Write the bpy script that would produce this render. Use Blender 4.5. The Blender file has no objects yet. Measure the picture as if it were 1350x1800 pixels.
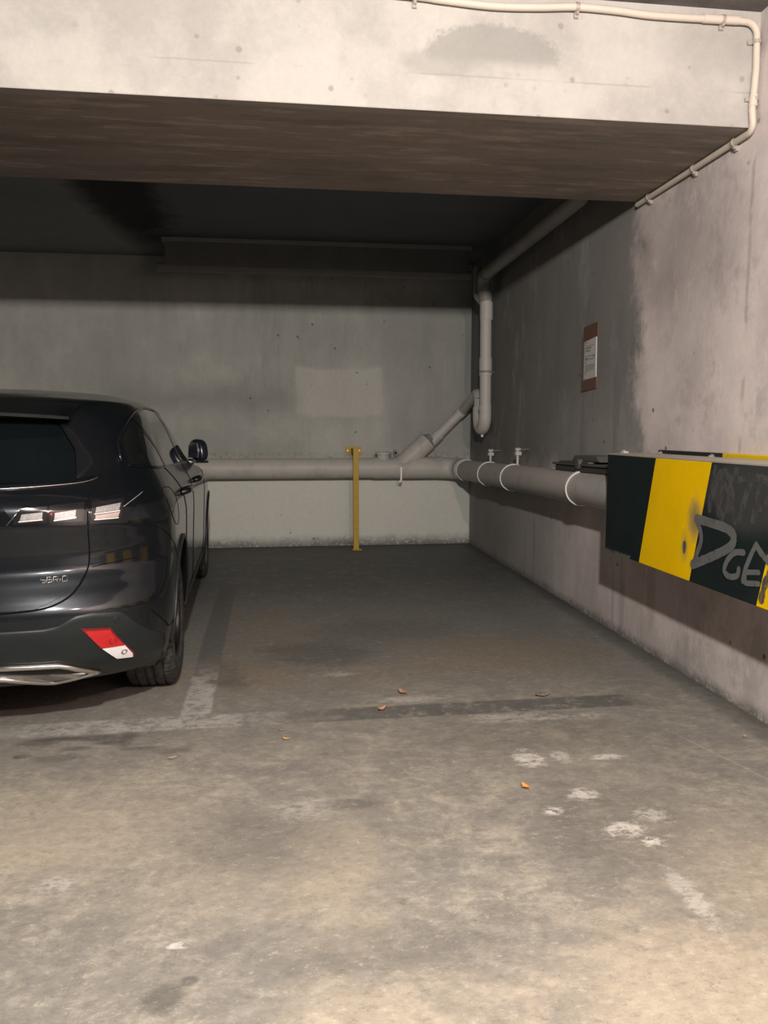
import bpy, bmesh, math, random
import numpy as np
from mathutils import Vector, Matrix
random.seed(7)
PI = math.pi
scene = bpy.context.scene
COL = scene.collection

# ------------------------------------------------------------------ camera
FPX = 1352.0
def unit(a):
    a = np.array(a, float); return a / np.linalg.norm(a)
_Y = unit([-177, 144, FPX]); _Z = unit([0, FPX, -144]); _X = np.cross(_Y, _Z)
if _X[0] < 0: _X = -_X
_R = np.array([_X, _Y, _Z])          # rows: world axes; columns: camera right, up, forward
cam_d = bpy.data.cameras.new('camera')
cam_d.sensor_fit = 'HORIZONTAL'; cam_d.sensor_width = 36.0
cam_d.lens = 36.0 * FPX / 1350.0
cam_d.clip_start = 0.05
cam = bpy.data.objects.new('camera', cam_d); COL.objects.link(cam)
cam.matrix_world = Matrix(((_R[0][0], _R[0][1], -_R[0][2], 0), (_R[1][0], _R[1][1], -_R[1][2], 0),
                           (_R[2][0], _R[2][1], -_R[2][2], 1.2), (0, 0, 0, 1)))
scene.camera = cam

# ------------------------------------------------------------------ object helpers
def link(name, me, mat=None, parent=None):
    o = bpy.data.objects.new(name, me); COL.objects.link(o)
    if mat is not None and not me.materials: me.materials.append(mat)
    if parent is not None: o.parent = parent
    return o
def obj(name, bm, mat, parent=None, smooth=False, angle=None, bevel=0):
    bmesh.ops.recalc_face_normals(bm, faces=bm.faces[:])
    me = bpy.data.meshes.new(name); bm.to_mesh(me); bm.free()
    if smooth:
        for p in me.polygons: p.use_smooth = True
        if angle: me.set_sharp_from_angle(angle=math.radians(angle))
    o = link(name, me, mat, parent)
    if bevel:
        m = o.modifiers.new('bevel', 'BEVEL'); m.width = bevel; m.segments = 2; m.limit_method = 'ANGLE'
    return o
def tag(o, label, cat=None, group=None, kind=None):
    o['label'] = label
    if cat: o['category'] = cat
    if group: o['group'] = group
    if kind: o['kind'] = kind
    return o
def empty(name, loc=(0, 0, 0), rz=0.0):
    o = bpy.data.objects.new(name, None); COL.objects.link(o); o.location = loc; o.rotation_euler = (0, 0, rz)
    o.empty_display_size = .1
    return o
def struct(name, bm, mat, label):
    o = obj(name, bm, mat); o['kind'] = 'structure'; o['label'] = label; o['category'] = name.split('_')[0]
    return o
def add_box(bm, x0, x1, y0, y1, z0, z1):
    vs = [bm.verts.new((x, y, z)) for x in (x0, x1) for y in (y0, y1) for z in (z0, z1)]
    for f in ((0, 1, 3, 2), (4, 6, 7, 5), (0, 4, 5, 1), (2, 3, 7, 6), (0, 2, 6, 4), (1, 5, 7, 3)):
        bm.faces.new([vs[i] for i in f])
def box(*a):
    bm = bmesh.new(); add_box(bm, *a); return bm
def frames(pts, closed=False):
    pts = [Vector(p) for p in pts]; n = len(pts); T = []
    for i in range(n):
        if closed: t = pts[(i + 1) % n] - pts[i - 1]
        else: t = pts[min(i + 1, n - 1)] - pts[max(i - 1, 0)]
        T.append(t.normalized())
    a = Vector((0, 0, 1)) if abs(T[0].z) < .9 else Vector((1, 0, 0))
    N = [(a - T[0] * a.dot(T[0])).normalized()]
    for i in range(1, n):
        v = N[-1] - T[i] * N[-1].dot(T[i])
        N.append(v.normalized() if v.length > 1e-6 else N[-1])
    return pts, T, N
def add_tube(bm, pts, r, seg=24, closed=False, caps=True):
    pts, T, N = frames(pts, closed); n = len(pts)
    rr = r if isinstance(r, (list, tuple)) else [r] * n
    rings = []
    for i in range(n):
        B = T[i].cross(N[i])
        rings.append([bm.verts.new(pts[i] + (N[i] * math.cos(2 * PI * k / seg) + B * math.sin(2 * PI * k / seg)) * rr[i]) for k in range(seg)])
    for i in range(n if closed else n - 1):
        A, C = rings[i], rings[(i + 1) % n]
        for k in range(seg): bm.faces.new((A[k], A[(k + 1) % seg], C[(k + 1) % seg], C[k]))
    if caps and not closed:
        bm.faces.new(rings[0]); bm.faces.new(rings[-1])
def tube(pts, r, seg=24, closed=False, caps=True):
    bm = bmesh.new(); add_tube(bm, pts, r, seg, closed, caps); return bm
def arc_pts(p0, p1, p2, rad, n=8):
    """rounded corner at p1"""
    p0, p1, p2 = Vector(p0), Vector(p1), Vector(p2)
    a = (p0 - p1).normalized(); b = (p2 - p1).normalized()
    ang = a.angle(b); d = rad / math.tan(ang / 2)
    s, e = p1 + a * d, p1 + b * d
    c = p1 + (a + b).normalized() * (rad / math.sin(ang / 2))
    out = []
    u, v = (s - c), (e - c)
    tot = u.angle(v)
    for i in range(n + 1):
        t = i / n
        out.append(c + (u * math.sin((1 - t) * tot) + v * math.sin(t * tot)) / math.sin(tot))
    return out
def path(pts, rad, n=8):
    out = [Vector(pts[0])]
    for i in range(1, len(pts) - 1): out += arc_pts(pts[i - 1], pts[i], pts[i + 1], rad, n)
    out.append(Vector(pts[-1])); return out
def add_lathe(bm, prof, axis_o, axis_d, seg=48, rmod=None):
    """prof: (along, radius) closed profile"""
    o = Vector(axis_o); d = Vector(axis_d).normalized()
    a = Vector((0, 0, 1)) if abs(d.z) < .9 else Vector((1, 0, 0))
    u = (a - d * a.dot(d)).normalized(); v = d.cross(u)
    rings = []
    for k in range(seg):
        an = 2 * PI * k / seg
        rings.append([bm.verts.new(o + d * s + (u * math.cos(an) + v * math.sin(an)) * (r + (rmod(k, j) if rmod else 0))) for j, (s, r) in enumerate(prof)])
    m = len(prof)
    for k in range(seg):
        A, C = rings[k], rings[(k + 1) % seg]
        for j in range(m):
            j2 = (j + 1) % m
            bm.faces.new((A[j], A[j2], C[j2], C[j]))
def lathe(*a, **k):
    bm = bmesh.new(); add_lathe(bm, *a, **k); return bm
def add_prism(bm, poly, fn, t0, t1):
    """poly of 2D points, fn(a,b,t)->3D"""
    A = [bm.verts.new(fn(a, b, t0)) for a, b in poly]; B = [bm.verts.new(fn(a, b, t1)) for a, b in poly]
    bm.faces.new(A); bm.faces.new(B[::-1])
    for i in range(len(poly)):
        j = (i + 1) % len(poly); bm.faces.new((A[i], B[i], B[j], A[j]))

# ------------------------------------------------------------------ node language
class V:
    """a value socket with arithmetic"""
    def __init__(s, nt, sock): s.nt = nt; s.k = sock
    def _m(s, op, *o):
        n = s.nt.nodes.new('ShaderNodeMath'); n.operation = op
        for i, q in enumerate((s,) + o):
            if isinstance(q, V): s.nt.links.new(q.k, n.inputs[i])
            else: n.inputs[i].default_value = float(q)
        return V(s.nt, n.outputs[0])
    def __add__(s, o): return s._m('ADD', o)
    __radd__ = __add__
    def __sub__(s, o): return s._m('SUBTRACT', o)
    def __rsub__(s, o): return (s * -1.0) + o
    def __mul__(s, o): return s._m('MULTIPLY', o)
    __rmul__ = __mul__
    def __truediv__(s, o): return s._m('DIVIDE', o)
    def abs(s): return s._m('ABSOLUTE')
    def pow(s, e): return s._m('POWER', e)
    def max(s, o): return s._m('MAXIMUM', o)
    def min(s, o): return s._m('MINIMUM', o)
    def floor(s): return s._m('FLOOR')
    def mod2(s): return s._m('FLOORED_MODULO', 2.0)
    def clamp(s): return s.max(0.0).min(1.0)
    def step(s, a, b):
        """smooth 0..1 as s goes a..b (a may exceed b)"""
        n = s.nt.nodes.new('ShaderNodeMapRange'); n.interpolation_type = 'SMOOTHSTEP'
        s.nt.links.new(s.k, n.inputs[0])
        if a < b: n.inputs[1].default_value = a; n.inputs[2].default_value = b
        else: n.inputs[1].default_value = b; n.inputs[2].default_value = a; n.inputs[3].default_value = 1.0; n.inputs[4].default_value = 0.0
        return V(s.nt, n.outputs[0])
class Mat:
    def __init__(s, name, rough=.8, spec=.3, metallic=0, coat=0):
        s.m = bpy.data.materials.new(name); s.m.use_nodes = True; s.nt = s.m.node_tree
        s.b = s.nt.nodes['Principled BSDF']
        s.b.inputs['Roughness'].default_value = rough; s.b.inputs['Specular IOR Level'].default_value = spec
        s.b.inputs['Metallic'].default_value = metallic; s.b.inputs['Coat Weight'].default_value = coat
        s.b.inputs['Coat Roughness'].default_value = .03
        g = s.nt.nodes.new('ShaderNodeNewGeometry'); s.P = g.outputs['Position']
        sp = s.nt.nodes.new('ShaderNodeSeparateXYZ'); s.nt.links.new(s.P, sp.inputs[0])
        s.x, s.y, s.z = (V(s.nt, sp.outputs[i]) for i in range(3))
    def vec(s, x, y, z):
        n = s.nt.nodes.new('ShaderNodeCombineXYZ')
        for i, q in enumerate((x, y, z)):
            if isinstance(q, V): s.nt.links.new(q.k, n.inputs[i])
            else: n.inputs[i].default_value = q
        return n.outputs[0]
    def noise(s, sc, det=4, rough=.6, st=(1, 1, 1), off=0.0, dist=0.0):
        n = s.nt.nodes.new('ShaderNodeTexNoise'); n.inputs['Scale'].default_value = sc
        n.inputs['Detail'].default_value = det; n.inputs['Roughness'].default_value = rough; n.inputs['Distortion'].default_value = dist
        s.nt.links.new(s.vec(s.x * st[0] + off, s.y * st[1] + off * .7, s.z * st[2] - off * .3), n.inputs['Vector'])
        return V(s.nt, n.outputs['Fac'])
    def voro(s, sc, st=(1, 1, 1)):
        n = s.nt.nodes.new('ShaderNodeTexVoronoi'); n.inputs['Scale'].default_value = sc
        s.nt.links.new(s.vec(s.x * st[0], s.y * st[1], s.z * st[2]), n.inputs['Vector'])
        return V(s.nt, n.outputs['Distance'])
    def mix(s, a, b, f):
        n = s.nt.nodes.new('ShaderNodeMix'); n.data_type = 'RGBA'
        for i, q in ((6, a), (7, b)):
            if isinstance(q, tuple): n.inputs[i].default_value = q + (1,)
            else: s.nt.links.new(q, n.inputs[i])
        if isinstance(f, V): s.nt.links.new(f.k, n.inputs[0])
        else: n.inputs[0].default_value = f
        return n.outputs[2]
    def scale(s, c, f):
        """colour times value"""
        n = s.nt.nodes.new('ShaderNodeVectorMath'); n.operation = 'SCALE'
        if isinstance(c, tuple): n.inputs[0].default_value = c
        else: s.nt.links.new(c, n.inputs[0])
        s.nt.links.new(f.k, n.inputs['Scale'])
        return n.outputs[0]
    def color(s, c):
        if isinstance(c, tuple): s.b.inputs['Base Color'].default_value = c + (1,)
        else: s.nt.links.new(c, s.b.inputs['Base Color'])
        return s
    def roughness(s, v): s.nt.links.new(v.k, s.b.inputs['Roughness']); return s
    def bump(s, h, strength=.3, dist=.01):
        n = s.nt.nodes.new('ShaderNodeBump'); n.inputs['Strength'].default_value = strength; n.inputs['Distance'].default_value = dist
        s.nt.links.new(h.k, n.inputs['Height']); s.nt.links.new(n.outputs[0], s.b.inputs['Normal']); return s
    def ell(s, a, b, ca, cb, ra, rb, soft=.5, wob=None):
        """soft ellipse mask over two coordinates, edges pushed about by wob"""
        d = (((a - ca) / ra).pow(2.0) + ((b - cb) / rb).pow(2.0)).pow(.5)
        if wob is not None: d = d + wob
        return d.step(1.0 + soft / 2, 1.0 - soft / 2)
    def rect(s, a, b, a0, a1, b0, b1, soft=.02):
        return a.step(a0 - soft, a0 + soft) * a.step(a1 + soft, a1 - soft) * b.step(b0 - soft, b0 + soft) * b.step(b1 + soft, b1 - soft)
def simple(name, c, rough=.6, spec=.4, metallic=0, coat=0, var=.15, sc=8.0, bump=0):
    m = Mat(name, rough, spec, metallic, coat)
    n = m.noise(sc, 5, .65)
    m.color(m.scale(c, n * (var * 2) + (1 - var)))
    if bump: m.bump(n, bump, .004)
    return m.m
# ------------------------------------------------------------------ setting materials
def floor_mat():
    m = Mat('worn concrete floor', .62, .35)
    x, y = m.x, m.y
    big = m.noise(.9, 5, .62, off=3.1); mid = m.noise(3.6, 8, .74, (1, 1, 1), 11.0, .6); fine = m.noise(26, 7, .8, (1, 1.5, 1), 2.0)
    mott = m.noise(10, 8, .78, (1, 1.5, 1), 17.0, .4)
    grit = m.noise(95, 3, .6)
    wob = (m.noise(5, 8, .78, (1, 1.3, 1), 5.0, .5) - .5) * 2.6
    wobf = (m.noise(20, 7, .8, (1, 1.8, 1), 9.0) - .5) * 3.2
    c = m.mix((.262, .246, .212), (.395, .362, .295), mid.step(.40, .62))
    c = m.mix(c, (.175, .168, .155), mott.step(.56, .44) * .42)
    c = m.mix(c, (.46, .425, .35), mott.step(.54, .66) * .40)
    c = m.mix(c, (.215, .205, .185), big.step(.58, .42) * .45)
    # greyer floor deeper in the bay, colour darkened to cut bounced light
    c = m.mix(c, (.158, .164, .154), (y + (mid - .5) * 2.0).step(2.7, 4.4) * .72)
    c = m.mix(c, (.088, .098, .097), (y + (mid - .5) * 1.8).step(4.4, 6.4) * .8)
    c = m.mix(c, (.20, .188, .165), y.step(2.4, 1.6) * mott.step(.62, .40) * .45)  # nearest floor darkened in colour to offset the strong lamp light there
    c = m.mix(c, (.235, .225, .20), (m.noise(7, 8, .8, (1, 1, 1), 77.0).step(.50, .60)) * .35)
    # floor out of view, coloured dark to reduce the light it bounces
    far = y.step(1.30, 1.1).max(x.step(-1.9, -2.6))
    # ochre, worn patches
    for cx, cy, rx, ry, k in ((.13, 2.0, .13, .28, .55), (.9, 1.42, .35, .20, .7), (-.68, 2.30, .40, .26, .55), (.2, 1.42, .22, .14, .6), (1.35, 1.75, .3, .35, .4), (-.2, 1.95, .25, .15, .35)):
        c = m.mix(c, (.46, .40, .305), m.ell(x, y, cx, cy, rx, ry, 1.5, wob) * k)
    for cx, cy, rx, ry, k in ((-.22, 3.75, .30, .26, .6), (1.15, 3.95, .45, .30, .55), (.45, 3.7, .35, .2, .35), (-.1, 4.6, .3, .5, .35)):
        c = m.mix(c, (.25, .20, .135), m.ell(x, y, cx, cy, rx, ry, 1.4, wob) * k)
    # dark traffic stains
    for cx, cy, rx, ry, k in ((.15, 4.05, .30, .22, .6), (.55, 4.5, .4, .25, .4), (-.25, 3.62, .09, .08, .6), (-.32, 3.8, .10, .18, .5), (.17, 2.36, .12, .03, .5), (-.27, 1.56, .04, .045, .75), (-.22, 1.61, .018, .015, .7), (-.72, 3.02, .12, .03, .7), (-.95, 3.00, .08, .03, .7), (-.62, 3.03, .025, .10, .6), (-.90, 3.03, .10, .02, .9), (-.68, 2.97, .05, .015, .8), (-.80, 2.93, .05, .02, .7), (-.98, 2.88, .04, .02, .8), (-.55, 2.90, .06, .015, .6), (-.85, 2.85, .08, .03, .5), (-.45, 2.86, .08, .025, .5), (1.0, 2.15, .22, .28, .35), (.95, 2.85, .4, .2, .3), (-.1, 2.15, .25, .2, .3), (.25, 1.65, .25, .10, .3)):
        c = m.mix(c, (.105, .10, .092), m.ell(x, y, cx, cy, rx, ry, .9, wob) * k)
    c = m.mix(c, (.12, .112, .10), m.noise(9, 7, .8, (1, 1.6, 1), 21.0).step(.56, .70) * m.ell(x, y, -.7, 2.95, .5, .2, .8, wob) * .8)
    # speckled dirt around
    c = m.mix(c, (.14, .133, .12), m.noise(13, 7, .82, (1, 1.4, 1), 21.0).step(.57, .68) * .5)
    # gritty fine mottling
    g1 = m.noise(55, 6, .85, (1, 1.4, 1), 91.0); g2 = m.noise(28, 7, .85, (1, 1.5, 1), 97.0)
    c = m.mix(c, (.10, .096, .088), g1.step(.55, .66) * .40)
    c = m.mix(c, (.12, .115, .105), g2.step(.56, .64) * .38)
    c = m.mix(c, (.60, .55, .46), g2.step(.44, .37) * .38)
    # painted lines, worn white and over-painted dark
    e = (m.noise(30, 4, .7, off=4.0) - .5) * .03
    xx = x + e; yy = y + e
    wear = m.noise(16, 6, .8, (1, 1, 1), 33.0)
    dark = (.085, .088, .085); white = (.50, .49, .45)
    yl = yy - (x - .4) * .012                                    # transverse line
    lt = yl.step(3.07, 3.09) * yl.step(3.235, 3.215)
    c = m.mix(c, dark, lt * xx.step(-.45, .6) * xx.step(1.62, 1.45) * (wear.step(.66, .48) * .75))
    c = m.mix(c, white, lt * xx.step(.15, -.35) * xx.step(-1.3, -.9) * wear.step(.38, .58) * .75)
    xl = xx + (y - 3.2) * .020                                   # line between the bays
    ll = xl.step(-.455, -.44) * xl.step(-.315, -.33) * yy.step(3.2, 3.24) * yy.step(6.2, 5.6)
    c = m.mix(c, dark, ll * yy.step(3.5, 3.9) * .55)
    c = m.mix(c, white, ll * yy.step(4.1, 3.5) * wear.step(.36, .56) * .75)
    # pale scuffs and plaster splashes
    for cx, cy, rx, ry, k in ((.88, 2.62, .05, .07, .8), (1.00, 2.62, .03, .05, .5), (1.17, 2.60, .06, .025, .8), (.83, 2.235, .028, .024, 1.0), (.97, 2.33, .05, .035, .8), (1.01, 2.10, .06, .04, .8), (1.13, 2.17, .05, .04, .5), (1.06, 2.02, .03, .03, .9), (-.26, 1.73, .025, .012, .8), (1.03, 1.75, .03, .12, .4), (-.62, 2.02, .05, .03, .4), (.05, 2.35, .1, .06, .25), (.92, 3.02, .16, .05, .35), (.55, 3.3, .16, .04, .35), (1.2, 3.0, .15, .035, .3), (.25, 3.7, .06, .04, .4)):
        c = m.mix(c, (.64, .61, .56), m.ell(x, y, cx, cy, rx, ry, .7, wobf) * fine.step(.40, .52) * k)
    c = m.mix(c, (.56, .53, .47), m.noise(42, 6, .82, (1, 1.5, 1), 14.0).step(.62, .72) * .55)
    # hairline joint by the right wall
    j = (x + (y - 2.3) * .28 - 1.66 + e * .2).abs().step(.007, .002)
    c = m.mix(c, (.45, .43, .39), j * y.step(2.9, 2.6) * .5)
    # darker where the floor meets the walls
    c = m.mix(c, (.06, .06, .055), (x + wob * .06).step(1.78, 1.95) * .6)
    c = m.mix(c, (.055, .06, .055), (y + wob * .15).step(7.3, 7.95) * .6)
    c = m.scale(c, fine * .9 + .55)
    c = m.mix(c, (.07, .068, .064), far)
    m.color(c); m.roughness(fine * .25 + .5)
    m.bump(fine * .6 + grit * .4 + mid * .5, .35, .006)
    return m.m
def wall_base(m, a, c0, c1, off):
    """vertical board-marked concrete; a = horizontal coordinate"""
    z = m.z
    st = (1, 1, .22)
    streak = m.noise(4.5, 5, .65, st, off); cloud = m.noise(1.3, 6, .62, off=off + 7); fine = m.noise(30, 5, .75, off=off)
    c = m.mix(c0, c1, cloud.step(.36, .66))
    c = m.scale(c, streak * .40 + .80)
    return c, streak, cloud, fine
def wall_back_mat():
    m = Mat('back wall concrete', .85, .2); x, z = m.x, m.z
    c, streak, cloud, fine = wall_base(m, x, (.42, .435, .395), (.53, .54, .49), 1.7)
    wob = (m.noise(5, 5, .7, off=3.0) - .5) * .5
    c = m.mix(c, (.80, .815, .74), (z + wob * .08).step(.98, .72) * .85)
    c = m.mix(c, (.64, .64, .58), m.rect(x + wob * .16, z + wob * .16 - (x - .6) * (x - .6) * .12, .13, 1.02, 1.34, 1.82, .025) * .62)
    c = m.mix(c, (.27, .285, .27), m.rect(x, z + wob * .5, -1.7, .15, 1.38, 1.66, .16) * .65)
    c = m.mix(c, (.30, .31, .30), m.noise(3.2, 5, .7, (1, 1, .16), 51.0).step(.50, .68) * z.step(1.2, 1.8) * .55)
    c = m.mix(c, (.34, .35, .33), m.rect(x + wob * .2, z, 1.05, 2.1, 1.0, 2.6, .10) * .5)
    c = m.mix(c, (.20, .20, .185), (z + wob * .30).step(.13, .0) * fine.step(.30, .50) * .95)
    c = m.mix(c, (.16, .16, .15), m.rect(x, z + wob * .05, -1.2, 2.1, .90, .97, .02) * fine.step(.50, .60) * .5)
    c = m.mix(c, (.12, .12, .11), m.voro(8).step(.12, .06) * m.noise(2, 2, .5, off=6.0).step(.52, .62) * .8)
    c = m.scale(c, fine * .24 + .88)
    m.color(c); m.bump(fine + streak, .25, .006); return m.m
def wall_right_mat():
    m = Mat('right wall concrete', .85, .22); y, z = m.y, m.z
    c, streak, cloud, fine = wall_base(m, y, (.62, .535, .51), (.84, .735, .70), 4.2)
    wob = (m.noise(3.5, 6, .7, off=8.0) - .5)
    # damp dark stain reaching back from the beam to the corner
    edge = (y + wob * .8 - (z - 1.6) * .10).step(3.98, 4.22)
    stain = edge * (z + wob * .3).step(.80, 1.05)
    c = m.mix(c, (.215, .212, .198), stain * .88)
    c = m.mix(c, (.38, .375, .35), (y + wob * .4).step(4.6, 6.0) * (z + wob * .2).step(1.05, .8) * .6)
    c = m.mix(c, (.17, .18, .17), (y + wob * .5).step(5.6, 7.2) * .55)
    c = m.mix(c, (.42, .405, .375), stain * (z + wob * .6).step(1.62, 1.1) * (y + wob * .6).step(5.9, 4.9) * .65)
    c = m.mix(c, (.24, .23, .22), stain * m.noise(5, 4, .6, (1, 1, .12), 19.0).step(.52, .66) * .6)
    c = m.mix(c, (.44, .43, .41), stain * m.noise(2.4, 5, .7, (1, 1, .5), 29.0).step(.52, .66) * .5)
    c = m.mix(c, (.33, .29, .275), m.ell(y, z, 4.0, 2.15, .5, .3, 1.0, wob) * .4)
    c = m.mix(c, (.37, .33, .31), m.ell(y, z, 3.55, 2.0, .3, .5, 1.2, wob * 1.5) * .35)
    blotch = m.noise(2.6, 8, .74, (1, 1, .7), 61.0)
    c = m.mix(c, (.36, .315, .30), blotch.step(.52, .64) * y.step(4.3, 3.9) * .45)
    c = m.mix(c, (.84, .76, .73), m.noise(4.0, 8, .76, (1, 1, .6), 71.0).step(.55, .66) * y.step(4.3, 3.9) * .5)
    c = m.mix(c, (.76, .70, .66), m.rect(y, z + wob * .05, 2.6, 4.0, 1.215, 1.23, .008) * fine.step(.48, .58) * .7)
    c = m.mix(c, (.72, .66, .63), (y + wob * .5).step(3.1, 2.6) * z.step(1.6, 1.1) * .4)
    c = m.mix(c, (.30, .22, .205), m.ell(y, z, 3.85, .38, .05, .22, .8, wob) * .3)  # dark streak: support bracket's shadow put into the wall colour
    c = m.mix(c, (.30, .25, .24), m.noise(7, 5, .6, (1, 1, .10), 41.0).step(.58, .70) * z.step(.75, .4) * .35)
    c = m.mix(c, (.16, .145, .135), (z + wob * .10).step(.07, .0) * fine.step(.30, .55) * .8)
    c = m.mix(c, (.22, .19, .18), (y - 3.10 + wob * .03).abs().step(.02, .004) * m.noise(5, 3, .5, off=2.0).step(.5, .6) * .35)
    c = m.mix(c, (.12, .115, .11), m.voro(7).step(.11, .05) * m.noise(1.7, 2, .5, off=16.0).step(.52, .62) * .8)
    c = m.scale(c, fine * .22 + .89)
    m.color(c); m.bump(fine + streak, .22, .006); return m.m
def beam_mat():
    m = Mat('beam concrete', .85, .2); x, y, z = m.x, m.y, m.z
    streak = m.noise(6, 5, .65, (1, 1, .3), 2.3); cloud = m.noise(2.2, 6, .68, (1, 1, 1), 9.0); fine = m.noise(30, 6, .78, off=1.0)
    grain = m.noise(3.2, 6, .7, (.8, 5, 1), 13.0)
    wob = (m.noise(5, 6, .75, off=3.0) - .5)
    c = m.mix((.40, .385, .355), (.515, .495, .455), cloud.step(.36, .64))
    c = m.scale(c, streak * .16 + .92)
    wob2 = (m.noise(16, 7, .8, off=13.0) - .5)
    arch = m.ell(x, z, .84, 2.655, .26, .115, .22, wob * .5 + wob2 * .9) * (z + wob * .02).step(2.60, 2.66)
    c = m.mix(c, (.30, .295, .27), arch * .75)
    c = m.mix(c, (.34, .335, .305), m.ell(x, z, .62, 2.62, .14, .05, .5, wob) * .6)
    c = m.mix(c, (.33, .325, .30), m.ell(x, z, 1.75, 2.74, .2, .10, 1.0, wob) * .4)
    c = m.mix(c, (.28, .27, .25), (z - 2.575 + wob * .012).abs().step(.006, .0) * m.noise(2, 3, .5, off=7.0).step(.48, .56) * .45)
    c = m.mix(c, (.25, .23, .21), m.voro(9).step(.14, .07) * m.noise(3, 2, .5, off=26.0).step(.45, .55) * .6)
    # soffit and back: shade and brown floor bounce put into colour, with board marks
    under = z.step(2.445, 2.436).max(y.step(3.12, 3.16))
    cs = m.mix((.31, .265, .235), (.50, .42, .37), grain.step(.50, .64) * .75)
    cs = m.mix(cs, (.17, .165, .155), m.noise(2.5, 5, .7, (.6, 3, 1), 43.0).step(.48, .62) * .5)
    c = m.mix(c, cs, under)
    c = m.scale(c, fine * .24 + .88)
    m.color(c); m.bump(fine + streak * .5, .3, .006); return m.m
def ceiling_mat():
    m = Mat('dark ceiling concrete', .9, .15); x, y = m.x, m.y
    n = m.noise(2.2, 6, .7, off=1.0); fine = m.noise(26, 5, .75)
    c = m.mix((.14, .13, .125), (.22, .205, .195), n.step(.38, .62))  # ceiling colour kept dark so that it bounces less light
    wob = (m.noise(4, 6, .75, off=6.0) - .5)
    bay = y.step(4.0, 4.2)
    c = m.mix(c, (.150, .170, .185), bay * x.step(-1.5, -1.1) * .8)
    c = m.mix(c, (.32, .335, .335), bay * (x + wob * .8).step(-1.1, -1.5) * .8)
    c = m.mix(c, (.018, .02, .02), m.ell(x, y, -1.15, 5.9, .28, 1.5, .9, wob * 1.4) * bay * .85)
    c = m.scale(c, fine * .24 + .88)
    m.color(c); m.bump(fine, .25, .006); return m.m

XW, YW, ZC = 1.95, 7.95, 2.89
B0, B1, BZ = 3.10, 4.14, 2.439
M_CEIL = ceiling_mat()
struct('floor', box(-9.2, 2.15, -7.2, 8.15, -.2, 0), floor_mat(), 'stained grey brown concrete floor with worn bay lines')
struct('ceiling', box(-9.2, 2.15, -7.2, 8.15, ZC, ZC + .2), M_CEIL, 'dark concrete ceiling above the parking bays')
struct('wall_back', box(-9.2, 2.15, YW, YW + .2, 0, ZC), wall_back_mat(), 'grey green concrete wall at the end of the bay')
struct('wall_right', box(XW, XW + .2, -7.2, YW, 0, ZC), wall_right_mat(), 'pinkish concrete side wall with a large dark damp stain')
M_PLAIN = simple('plain concrete', (.20, .18, .17), .85, .2, var=.2, sc=3)
struct('wall_left', box(-9.2, -9.0, -7.2, YW, 0, ZC), M_PLAIN, 'plain concrete wall on the far left')
struct('wall_front', box(-9.0, XW, -7.2, -7.0, 0, ZC), M_PLAIN, 'plain concrete wall behind the aisle')
beam = struct('trim_1', box(-9.0, XW, B0, B1, BZ, ZC), beam_mat(), 'wide pale concrete beam across the front of the bay')
beam['category'] = 'beam'

# ------------------------------------------------------------------ pipes
def pvc(name, c, dirt, off):
    m = Mat(name, .5, .4)
    n = m.noise(5, 6, .7, off=off); f = m.noise(40, 4, .7, off=off)
    c1 = m.mix(c, dirt, n.step(.50, .70) * .55)
    c1 = m.mix(c1, (.12, .11, .10), m.noise(14, 5, .8, (1, .35, 1), off + 3).step(.68, .74) * .5)
    m.color(m.scale(c1, f * .2 + .9)); m.bump(f, .08, .002); return m.m
M_PIPE = pvc('grey white drain pipe', (.58, .57, .52), (.36, .35, .32), 2.0)
M_PIPE2 = pvc('grey beige drain pipe', (.50, .46, .43), (.33, .31, .29), 12.0)
M_PIPED = pvc('dusty dark pipe', (.30, .29, .265), (.16, .16, .15), 22.0)
M_GALV = simple('galvanised steel', (.62, .62, .60), .38, .5, .55, var=.2, sc=30)
M_CLAMP = simple('white pipe clamp', (.78, .75, .72), .45, .5, var=.1, sc=20)
PX, PZ = 1.80, .858
def pr(y): return .800 + (7.7 - y) * .0152
# main pipe on the right wall
t = empty('drain_pipe', (PX, 4.3, .75))
tag(t, 'thick grey beige drain pipe running low along the right wall behind the striped box', 'pipe')
def loc(o_empty, bmx):
    bmx.transform(Matrix.Translation(-Vector(o_empty.location))); return bmx
yE = 7.80
obj('pipe_run', loc(t, tube([(PX, -1.5, pr(-1.5)), (PX, 2, pr(2)), (PX, 5, pr(5)), (PX, 7.50, pr(7.50))], .100, 48)), M_PIPE2, t, True, 60)
for y in (7.46, 6.62, 5.90, 4.47):
    bm = bmesh.new()
    add_lathe(bm, [(-.014, .1015), (.014, .1015), (.014, .110), (-.014, .110)], (PX, y, pr(y)), (0.12, 1, .10), 56)
    obj('pipe_clamp', loc(t, bm), M_CLAMP, t, True, 40)
for y, zt in ((6.66, 1.03), (5.86, 1.06)):
    bm = bmesh.new()
    add_tube(bm, [(PX + .02, y, pr(y) + .085), (PX + .02, y, zt - .02)], .011, 12)
    add_box(bm, PX - .002, PX + .045, y - .02, y + .02, zt - .055, zt - .028)
    add_tube(bm, [(PX + .02, y, zt - .012), (XW - .001, y + .12, zt - .012)], .003, 8)
    add_tube(bm, [(PX + .0, y, zt - .01), (PX + .04, y, zt - .01)], .012, 12)
    obj('hanger_rod', loc(t, bm), M_PIPE, t, True, 40)
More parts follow.
